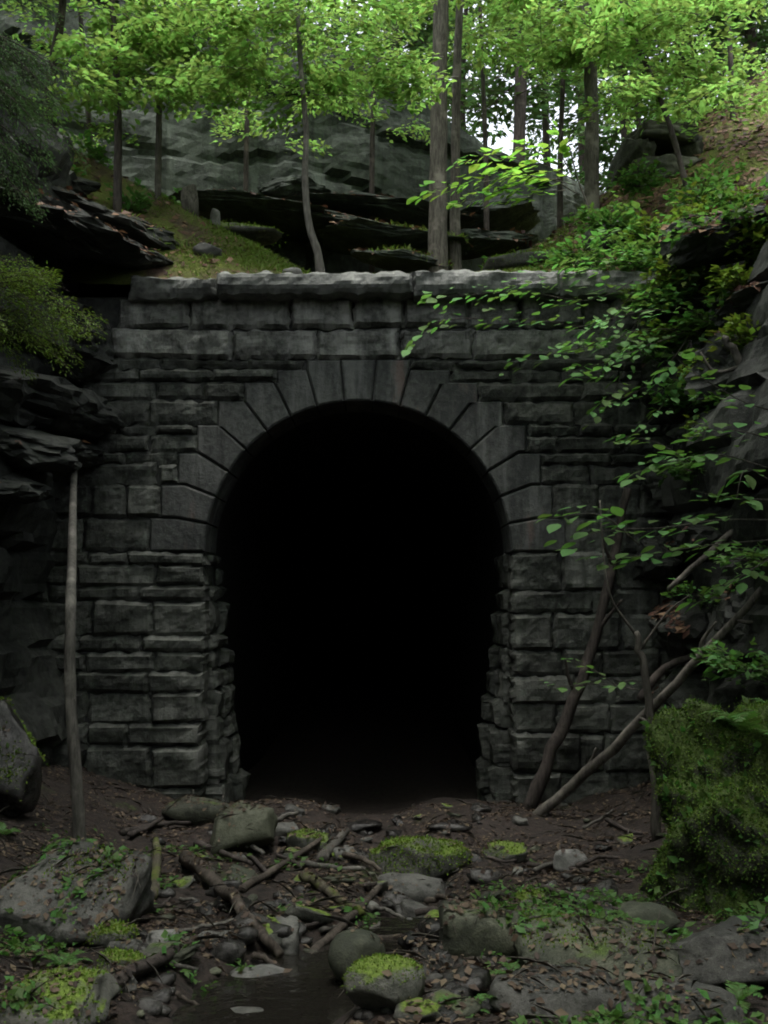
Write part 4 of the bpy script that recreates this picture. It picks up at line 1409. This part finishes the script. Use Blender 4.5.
def leafy(name, base, label, twigs, mesh, size, bark, r=0.012, cat='shrub', stem=None, spread=0.10, tilt=-0.1, gap=0.075):
    """base: root point; twigs: lists of (px,py,Y); leaves set alternately along each twig"""
    t = empty(name, base)
    tag(t, label, cat)
    if stem:
        sp = smooth_path(stem, 5)
        mb = MB(); mb.tube(sp, [lerp(r * 1.8, r, i / (len(sp) - 1)) for i in range(len(sp))], 6, True, 2, 0.1)
        child(mb.build('stem', bark, None), t)
    for tw in twigs:
        P = smooth_path([at(*p) if len(p) == 3 and not isinstance(p, Vector) else p for p in tw], 8)
        mb = MB(); mb.tube(P, [lerp(r, r * 0.25, i / (len(P) - 1)) for i in range(len(P))], 5, True, 2, 0.1)
        br = child(mb.build('branch', bark, None), t)
        L_ = sum((b_ - a).length for a, b_ in zip(P, P[1:]))
        acc = 0; side = 1; nxt = L_ * 0.25
        for a, b_ in zip(P, P[1:]):
            sl = (b_ - a).length
            while acc + sl >= nxt:
                p = a.lerp(b_, (nxt - acc) / sl)
                ax = (b_ - a).normalized()
                lat = ax.cross(Vector((0, 0, 1)))
                if lat.length < 0.1: lat = Vector((1, 0, 0))
                lat.normalize()
                k = random.uniform(0.4, 1.0)
                d = ax * random.uniform(0.2, 0.9) + lat * side * k + Vector((0, 0, random.uniform(-0.22, 0.1)))
                off = lat * side * random.uniform(0, spread) + Vector((0, 0, random.uniform(-spread, spread) * 0.5))
                leaf_obj(br, mesh, p + off, d, Vector((random.gauss(0, 0.2), random.gauss(tilt, 0.2), 1)), size * random.uniform(0.4, 1.25))
                side = -side
                nxt += gap * random.uniform(0.6, 1.4)
            acc += sl
    return t

# bright maple spray above the coping
b0 = at(590, 232, 15.0); b0.z = hill(b0.x, 15.0)
leafy('maple_sapling', b0, 'bright green maple sapling spray hanging in front of trunk pair', [
    [(580, 195, 15.0), (540, 176, 14.6), (480, 182, 14.3), (418, 192, 14.0)], [(575, 180, 15.0), (530, 160, 14.5), (480, 160, 14.2), (455, 164, 14.0)],
    [(560, 178, 14.9), (515, 186, 14.4), (470, 200, 14.1), (448, 206, 14.0)], [(560, 165, 14.9), (530, 150, 14.6), (500, 150, 14.4)],
    [(565, 190, 14.8), (530, 195, 14.5), (500, 200, 14.3)], [(572, 175, 15), (560, 150, 14.8), (562, 128, 14.7)], [(575, 185, 15), (545, 178, 14.3), (500, 172, 13.8)]],
    LEAF_B, 0.19, 'bark', 0.010, stem=[b0 - Vector((0, 0, 0.1)), at(588, 210, 15.0), at(578, 180, 15.0), at(570, 150, 14.9)], spread=0.16, gap=0.034, tilt=-0.4, cat='sapling')

# green shrub trailing over the right end of the coping
b0 = at(655, 250, 13.5); b0.z = hill(b0.x, 13.6)
leafy('trailing_shrub', b0, 'leafy shrub trailing over the right end of coping', [
    [(650, 262, 13.4), (600, 268, 13.0), (540, 280, 12.7), (500, 284, 12.6)], [(645, 275, 13.2), (590, 300, 12.8), (520, 292, 12.5), (420, 299, 12.4)],
    [(640, 290, 13.1), (590, 325, 12.7), (540, 320, 12.5), (480, 318, 12.4)], [(640, 300, 13.1), (600, 340, 12.8), (560, 352, 12.6), (520, 362, 12.5), (500, 370, 12.5)],
    [(645, 300, 13.0), (625, 345, 12.8), (600, 375, 12.7), (570, 368, 12.6)], [(650, 300, 13.0), (640, 340, 12.8), (650, 356, 12.6), (668, 350, 12.5)],
    [(640, 320, 12.9), (615, 390, 12.7), (590, 420, 12.6)], [(655, 240, 13.6), (620, 232, 13.6), (585, 240, 13.5)], [(650, 250, 13.6), (640, 215, 13.7), (610, 200, 13.7)],
    [(480, 318, 12.4), (440, 322, 12.35), (406, 348, 12.3)], [(650, 280, 13.2), (620, 290, 13.0), (590, 280, 12.8)], [(655, 270, 13.3), (630, 262, 13.1), (560, 262, 12.9)]],
    LEAF_A, 0.165, 'bark_dark', 0.007, stem=[b0 - Vector((0, 0, 0.15)), at(652, 268, 13.5), at(648, 285, 13.2), at(645, 305, 13.0)], spread=0.17, gap=0.042, tilt=-0.4)

b0 = at(690, 330, 12.4)
leafy('hanging_shrub', b0, 'drooping leafy shrub hanging beside the right wall end', [
    [(690, 330, 12.4), (650, 345, 12.2), (610, 360, 12.1), (570, 372, 12.0)], [(690, 335, 12.4), (660, 375, 12.2), (630, 395, 12.1), (600, 402, 12.0)],
    [(690, 340, 12.4), (665, 400, 12.2), (640, 430, 12.0), (612, 442, 11.9)], [(692, 320, 12.4), (660, 310, 12.2), (620, 316, 12.0), (585, 330, 11.9)],
    [(695, 330, 12.4), (720, 345, 12.1), (750, 352, 11.9)], [(690, 340, 12.4), (700, 390, 12.1), (715, 420, 11.9)], [(690, 330, 12.4), (640, 330, 12.2), (600, 345, 12.0), (560, 342, 11.9)]],
    LEAF_A, 0.15, 'bark_dark', 0.008, stem=[b0 + Vector((0.5, 0.4, -0.1)), b0 + Vector((0.2, 0.2, 0.0)), b0], spread=0.16, gap=0.034, tilt=-0.35)

# sprays hanging from the right in front of the wall
b0 = at(800, 520, 9.6)
leafy('cliff_sapling', Vector((4.15, 9.6, b0.z - 0.2)), 'sapling reaching from right cliff with pale green leaf sprays', [
    [(775, 470, 9.5), (720, 455, 9.3), (670, 462, 9.1), (622, 478, 9.0)], [(775, 440, 9.6), (735, 430, 9.4), (700, 432, 9.2)],
    [(775, 500, 9.5), (730, 498, 9.3), (690, 490, 9.2)], [(775, 520, 9.5), (720, 520, 9.2), (660, 528, 9.0), (610, 530, 8.9), (560, 545, 8.8)],
    [(770, 540, 9.4), (710, 545, 9.1), (640, 556, 8.9), (590, 560, 8.8)], [(690, 462, 9.2), (660, 444, 9.1), (640, 438, 9.0)], [(640, 545, 8.95), (600, 515, 8.9), (548, 518, 8.8)],
    [(770, 480, 9.4), (745, 470, 9.2), (735, 505, 9.1)], [(775, 555, 9.5), (735, 580, 9.3), (695, 604, 9.2)], [(770, 410, 9.7), (740, 400, 9.5), (690, 370, 9.4), (672, 352, 9.3)]],
    LEAF_A, 0.165, 'bark', 0.008, stem=[Vector((4.15, 9.6, b0.z - 0.5)), at(790, 500, 9.6), at(780, 440, 9.65), at(776, 400, 9.7)], spread=0.15, gap=0.040, cat='sapling')
b0 = gp(640, 850)
leafy('small_seedling', at(600, 700, 11.2), 'small leafy twig low in front of right jamb stones', [
    [(640, 690, 11.2), (600, 684, 11.1), (560, 686, 11.0), (538, 682, 11.0)], [(620, 688, 11.15), (590, 668, 11.1), (565, 658, 11.05)], [(645, 685, 11.2), (630, 680, 11.1), (610, 690, 11.05)]],
    LEAF_A, 0.15, 'bark', 0.006, spread=0.07, gap=0.07, cat='seedling')

# ================================================================== HEMLOCK BUSH AND BOUGHS AT THE LEFT
def bush(name, loc, label, specs, size, W, leaf, bark, cat, stem=None, r=0.03, **kw):
    t = empty(name, loc); tag(t, label, cat)
    if stem:
        child(trunk_obj(stem, r, r * 0.4, None, bark, name='stem', flare=0), t)
    fo = Foliage()
    for (x0, y0, Y0, x1, y1, Y1, w, n_) in specs:
        fo.spray(at(x0, y0, Y0), at(x1, y1, Y1), w, n_, size, **kw)
    attach(t, fo, leaf, bark, W)
    return t
sp_ = []
for k in range(30):
    x0 = random.uniform(-40, 20); y0 = random.uniform(250, 330)
    x1 = x0 + random.uniform(40, 105); y1 = y0 + random.uniform(-25, 50)
    x1 = min(x1, 128)
    sp_.append((x0, y0, 10.6, x1, y1, 10.6 + random.uniform(-0.9, 0.5), random.uniform(0.10, 0.2), 260))
bush('hemlock_bush', at(-30, 330, 10.9), 'yellow green young hemlock bush on the dark left rocks', sp_, 0.045, 0.35, 'needle_near', 'bark_dark', 'bush',
     stem=[at(-40, 350, 11.2), at(-35, 300, 10.8), at(-20, 270, 10.6), at(-10, 240, 10.6)], droop=0.16, thick=0.03, twig=0.005)
sp_ = []
for k in range(26):
    x0 = random.uniform(-60, 0); y0 = random.uniform(-30, 120)
    sp_.append((x0, y0, 7.6, x0 + random.uniform(45, 100), y0 + random.uniform(10, 75), 7.6 + random.uniform(-0.5, 0.8), random.uniform(0.10, 0.18), 240))
for k in range(6):
    sp_.append((-30, 120 + 8 * k, 7.6, 10 + 7 * k, 175 + 4 * k, 7.4 + random.uniform(-0.2, 0.5), 0.1, 220))
xh = at(-60, 40, 7.8)
bush('near_hemlock', Vector((-4.9, 7.8, hill(-4.9, 7.8) - 0.2)), 'dark hemlock boughs hanging in at the top left corner', sp_, 0.040, 0.32, 'needle_bough', 'bark_dark', 'tree',
     stem=[Vector((-4.9, 7.8, 7.9)), at(-110, 80, 7.9), at(-80, 20, 7.8), at(-70, -60, 7.8), at(-60, -160, 7.7)], r=0.07, droop=0.14, thick=0.03, twig=0.006)

# leafy undergrowth on the right bank and on the ledges at the left: each a plant of its own
def plant(px, py, Y, label, n, size, spread, seed, leaf='leaf_near', W=0.55, z=None, h=0.35):
    p = at(px, py, Y)
    zz = hill(p.x, Y) if z is None else z
    t = empty('leafy_plant', (p.x, Y, zz)); tag(t, label, 'plant')
    rr = random.Random(seed)
    fo = Foliage()
    for k in range(n):
        a = rr.uniform(0, 6.283)
        A = Vector((p.x, Y, zz - 0.03)); B = A + Vector((math.cos(a) * spread * rr.uniform(.4, 1), math.sin(a) * spread * rr.uniform(.4, 1), h * rr.uniform(0.3, 1.1)))
        fo.spray(A, B, 0.12, 26, size, droop=0.05, twig=0.005, side=2)
    attach(t, fo, leaf, 'bark_dark', W)
for i, (px, py, Y, lab, n_, s_, sp, h) in enumerate([
        (615, 215, 15.2, 'green undergrowth plant beside the right bank trunk', 14, 0.13, 0.7, 0.5), (560, 240, 14.4, 'low green plant behind the coping, right of mossy hump', 10, 0.11, 0.5, 0.25),
        (660, 205, 14.6, 'leafy plant below the hollow boulder', 14, 0.13, 0.7, 0.5), (640, 240, 14.0, 'dense leafy plant at the right end of the bank', 16, 0.13, 0.7, 0.5),
        (715, 160, 15.5, 'leafy plant on brown slope at far right', 9, 0.12, 0.6, 0.4), (100, 150, 16.0, 'light green plant at foot of left cliff', 10, 0.13, 0.6, 0.5),
        (130, 190, 15.0, 'pale green plant beside the dark left trunk', 10, 0.12, 0.5, 0.4), (180, 190, 16.4, 'green plant on mossy ledge behind the broken stump', 8, 0.12, 0.5, 0.3),
        (45, 150, 15.0, 'green plant on the rock ledge at far left', 14, 0.13, 0.7, 0.6), (500, 215, 17.0, 'low plant between the trunk pair and brown trunk', 10, 0.13, 0.6, 0.3)]):
    plant(px, py, Y, lab, n_, s_, sp, 800 + i, h=h)

for i, (px, py, Y, lab, n_, s_, sp, h) in enumerate([
        (700, 262, 12.4, 'leafy plant high on the right cliff rocks', 14, 0.12, 0.6, 0.35), (745, 290, 11.6, 'drooping green plant on right cliff near picture edge', 16, 0.12, 0.6, 0.3),
        (680, 330, 12.6, 'green plant hanging on cliff right of the wall end', 14, 0.12, 0.55, 0.2), (755, 345, 11.2, 'dark green plant above the broken limb', 14, 0.12, 0.5, 0.3),
        (720, 430, 11.8, 'mossy green plant below the broken limb', 12, 0.10, 0.45, 0.2), (650, 300, 13.1, 'bushy plant against the end of the coping', 12, 0.12, 0.5, 0.2),
        (725, 215, 13.2, 'wide green plant on slope under the leaning stem', 18, 0.13, 0.8, 0.3), (690, 285, 12.6, 'broad green plant over the right cliff corner', 18, 0.13, 0.7, 0.25),
        (765, 250, 11.8, 'green plant at right picture edge on the cliff top', 16, 0.13, 0.7, 0.3), (715, 375, 11.9, 'leafy clump left of the broken limb', 14, 0.11, 0.5, 0.2),
        (665, 235, 13.8, 'leafy clump under the thin leaning stem', 18, 0.13, 0.7, 0.35)]):
    p_ = at(px, py, Y)
    plant(px, py, Y, lab, n_, s_, sp, 840 + i, leaf='needle_near', z=p_.z, h=h)

for i, (px, py, Y, n_, lab) in enumerate([
        (632, 262, 13.3, 16, 'leafy clump over the right coping end'), (610, 225, 14.6, 16, 'leafy clump at foot of the brown right bank trunk'), (676, 262, 12.9, 18, 'leafy clump on the cliff edge beside the coping end'),
        (640, 185, 15.4, 14, 'leafy clump below the hollow, left side'), (700, 195, 14.4, 16, 'leafy clump on slope right of the hollow'), (745, 205, 13.0, 14, 'leafy clump high at right edge of picture'),
        (668, 300, 12.7, 18, 'leafy clump hanging beside upper right wall'), (720, 320, 12.0, 18, 'leafy clump on the middle of the right cliff'), (655, 350, 12.9, 16, 'leafy clump beside the right wall courses'),
        (740, 400, 11.5, 14, 'leafy clump behind the broken limb'), (690, 400, 12.4, 14, 'leafy clump in the cliff corner by the wall'), (575, 262, 13.7, 12, 'low leafy clump on the coping, right half'),
        (712, 236, 11.9, 20, 'leafy clump over the big dark slab right of the coping'), (760, 225, 11.6, 18, 'leafy clump on the dark slab at right edge'), (748, 440, 11.2, 16, 'leafy clump under the broken limb at right edge'),
        (700, 470, 12.0, 14, 'leafy clump deep in the right cliff corner'), (765, 560, 10.4, 14, 'leafy clump low on the right cliff edge'), (715, 600, 11.6, 12, 'leafy clump above the long leaning pole'),
        (745, 670, 10.2, 14, 'leafy clump behind the huge mossy boulder')]):
    p_ = at(px, py, Y)
    plant(px, py, Y, lab, n_, 0.125, 0.65, 870 + i, leaf=('leaf_near', 'fern')[i % 2], z=min(p_.z, 99), h=0.25)

# ================================================================== FERNS
PINNA = blade_mesh('pinna', 0.32, 'fern')
def frond_mesh(name, seed, L_=1.0):
    rr = random.Random(seed)
    V, F = [], []
    mb = MB()
    n_ = 15
    def spine(t):
        return Vector((t * 0.92, 0, 0.42 * math.sin(t * 2.2) - 0.12 * t))
    mb.tube([spine(i / 8) for i in range(9)], [0.010 * (1 - 0.8 * i / 8) for i in range(9)], 3, False)
    for i in range(2, n_ + 1):
        t = i / (n_ + 1)
        p = spine(t); tx = (spine(t + 0.02) - p).normalized()
        w = 0.27 * math.sin(math.pi * (0.15 + 0.83 * t)) ** 0.9
        for s in (-1, 1):
            d = (Vector((0, s, 0)) + tx * 0.45 + Vector((0, 0, rr.uniform(-0.2, 0.05)))).normalized()
            q = tx * 0.032
            mb.add([p - q * 0.6, p + q, p + d * w * 0.55 + q * 0.9, p + d * w, p + d * w * 0.55 - q * 0.9], [(0, 1, 2, 4), (4, 2, 3)])
    m = mb.mesh(name, False)
    m.materials.append(M['fern'])
    return m
FR = [frond_mesh('frond', i) for i in range(3)]
def fern(p, size, n_, label, seed, group=None, a0=0, a1=360):
    t = empty('fern', p); tag(t, label, 'fern', group)
    rr = random.Random(seed)
    for k in range(n_):
        o = bpy.data.objects.new('frond', FR[k % 3]); col.objects.link(o); o.parent = t
        s = size * rr.uniform(0.65, 1.1)
        o.scale = (s, s * rr.uniform(0.8, 1.1), s * rr.uniform(0.7, 1.3))
        o.rotation_euler = (R(rr.uniform(-12, 12)), R(rr.uniform(-18, 8)), R(lerp(a0, a1, (k + rr.uniform(-0.3, 0.3)) / n_)))
    return t
fern(gp(85, 858) - Vector((0, 0, 0.02)), 0.30, 9, 'bright fern behind the big left slab', 1)
fern(gp(62, 968), 0.16, 7, 'small fern under the big left slab edge', 2)
fern(gp(6, 836), 0.20, 6, 'fern at the left edge below the moss capped boulder', 3)
top = big.location
fern(top + Vector((-0.12, -0.15, 0.60)), 0.42, 9, 'fern growing on top of the huge mossy boulder', 4)
fern(top + Vector((0.30, -0.25, 0.54)), 0.42, 9, 'right hand fern on the huge mossy boulder', 5)
fern(top + Vector((0.22, 0.25, 0.62)), 0.36, 8, 'back fern on the huge mossy boulder', 15)
for i, (px, py, s, lab) in enumerate([
        (690, 905, 0.20, 'small fern at the foot of the huge mossy boulder'), (700, 960, 0.16, 'fern left of the rounded grey boulder'), (545, 930, 0.14, 'fern behind the long mossy slab'),
        (470, 1015, 0.13, 'small fern at bottom centre beside the wet stones'), (520, 985, 0.14, 'fern left of the broad olive slab'), (640, 935, 0.18, 'fern above the broad olive slab'),
        (735, 1010, 0.14, 'fern at the bottom right corner'), (655, 1005, 0.15, 'fern between broad olive slab and leaf strewn stone'), (620, 925, 0.18, 'fern beside the olive stone on right litter'),
        (450, 862, 0.11, 'tiny fern right of the moss cushion'), (600, 1018, 0.13, 'fern at bottom right of the pale greenish slab'), (150, 915, 0.10, 'tiny fern by the yellow mossy stub')]):
    fern(gp(px, py), s * 1.25, 8, lab, 20 + i)

# ================================================================== LITTER, GRASS
from mathutils.bvhtree import BVHTree
def bvh_of(objs):
    V, F = [], []
    for o in objs:
        mw = o.matrix_basis
        if o.parent is not None and o.parent.type == 'EMPTY' and o.matrix_parent_inverse == Matrix():
            mw = o.parent.matrix_basis @ mw
        k = len(V)
        V += [mw @ v.co for v in o.data.vertices]
        F += [tuple(i + k for i in p.vertices) for p in o.data.polygons]
    return BVHTree.FromPolygons(V, F)
def scatter(name, n, region, tree_, size, W, mat, keep=None, lift=0.012, seed=1, up=0.0, flat=0.3, ztop=4.0, minz=0.5):
    rd = np.random.default_rng(seed)
    P, D, N, L_ = [], [], [], []
    tries = 0
    while len(P) < n and tries < n * 12:
        tries += 1
        x, y = region(rd)
        if keep and not keep(x, y, rd): continue
        h, nn, _, _ = tree_.ray_cast(Vector((x, y, ztop)), Vector((0, 0, -1)))
        if h is None or abs(nn.z) < minz: continue
        if nn.z < 0: nn = -nn
        P.append((h.x, h.y, h.z + lift * rd.random()))
        a = rd.uniform(0, 6.283)
        d = Vector((math.cos(a), math.sin(a), 0)); d -= nn * d.dot(nn)
        d.normalize()
        D.append(tuple(d + nn * rd.normal(up, 0.25)))
        N.append((nn.x + rd.normal(0, flat), nn.y + rd.normal(0, flat), nn.z))
        L_.append(size * (0.35 + 1.1 * rd.random() ** 2))
    return leaves(name, P, D, N, L_, W, mat)
allo = list(col.objects)
def base_name(o): return o.name.split('.')[0]
bed_tree = bvh_of([o for o in allo if base_name(o) in ('ground', 'rock', 'cobble', 'rubble_stone', 'log')])
hill_tree = bvh_of([o for o in allo if base_name(o) in ('hillside', 'ledge')])

def reg_bed(rd):
    y = 3.6 + 10.0 * rd.random() ** 1.15
    return rd.uniform(-0.40 * y - 0.9, 0.40 * y + 0.9), y
def keep_bed(x, y, rd):
    if abs(x) > 4.6: return False
    c = abs(x - channel(y))
    if c < (0.5 if y < 7 else 0.3) and rd.random() < 0.8: return False
    return noise.noise((x * 1.5, y * 1.5, 7)) + rd.random() * 0.6 > (0.27 if y < 8 else 0.12)
o = scatter('leaf_litter', 38000, reg_bed, bed_tree, 0.048, 0.6, 'litter', keep_bed, lift=0.02, seed=3)
tag(o, 'fallen brown leaves strewn over the stream bed and banks', 'leaf litter')
o = scatter('twig_litter', 3200, reg_bed, bed_tree, 0.20, 0.04, 'bark', keep_bed, lift=0.03, seed=13)
tag(o, 'small broken twigs littering the stream bed', 'twig litter')
def keep_green(x, y, rd):
    k = noise.noise((x * 1.3, y * 1.3, 17)) + 0.5 * noise.noise((x * 4, y * 4, 2))
    return k + (0.35 if x > 0.5 and y < 8 else 0) + (0.1 if x < -1.6 else 0) > 0.42
o = scatter('ground_cover', 5200, lambda rd: (lambda y: (rd.uniform(-0.4 * y, 0.4 * y), y))(rd.uniform(3.8, 10)), bed_tree, 0.055, 0.6, 'fern', keep_green, lift=0.06, seed=6, up=0.4, flat=0.5)
tag(o, 'low green seedlings and moss growing between the stones', 'ground cover')
def reg_bank(rd):
    y = rd.uniform(11.0, 19)
    return rd.uniform(-5.8, 7.5), y
o = scatter('hillside_leaf_litter', 22000, reg_bank, hill_tree, 0.12, 0.6, 'litter_red', lambda x, y, rd: x > 2.2 or (rd.random() < 0.25), lift=0.02, seed=4, ztop=15, minz=0.55)
tag(o, 'reddish brown fallen leaves on the slope above the portal', 'leaf litter')
def reg_grass(rd):
    return rd.uniform(-3.6, 3.1), rd.uniform(13.4, 17)
o = scatter('bank_grass', 16000, reg_grass, hill_tree, 0.10, 0.16, 'grass', lambda x, y, rd: noise.noise((x * 0.8, y * 0.8, 4)) + rd.random() * 0.6 > (0.1 if x > 0.8 else 0.3), lift=0.0, seed=5, up=1.0, flat=0.6, ztop=15)
tag(o, 'short yellow green grass and moss on the bank above coping', 'grass')
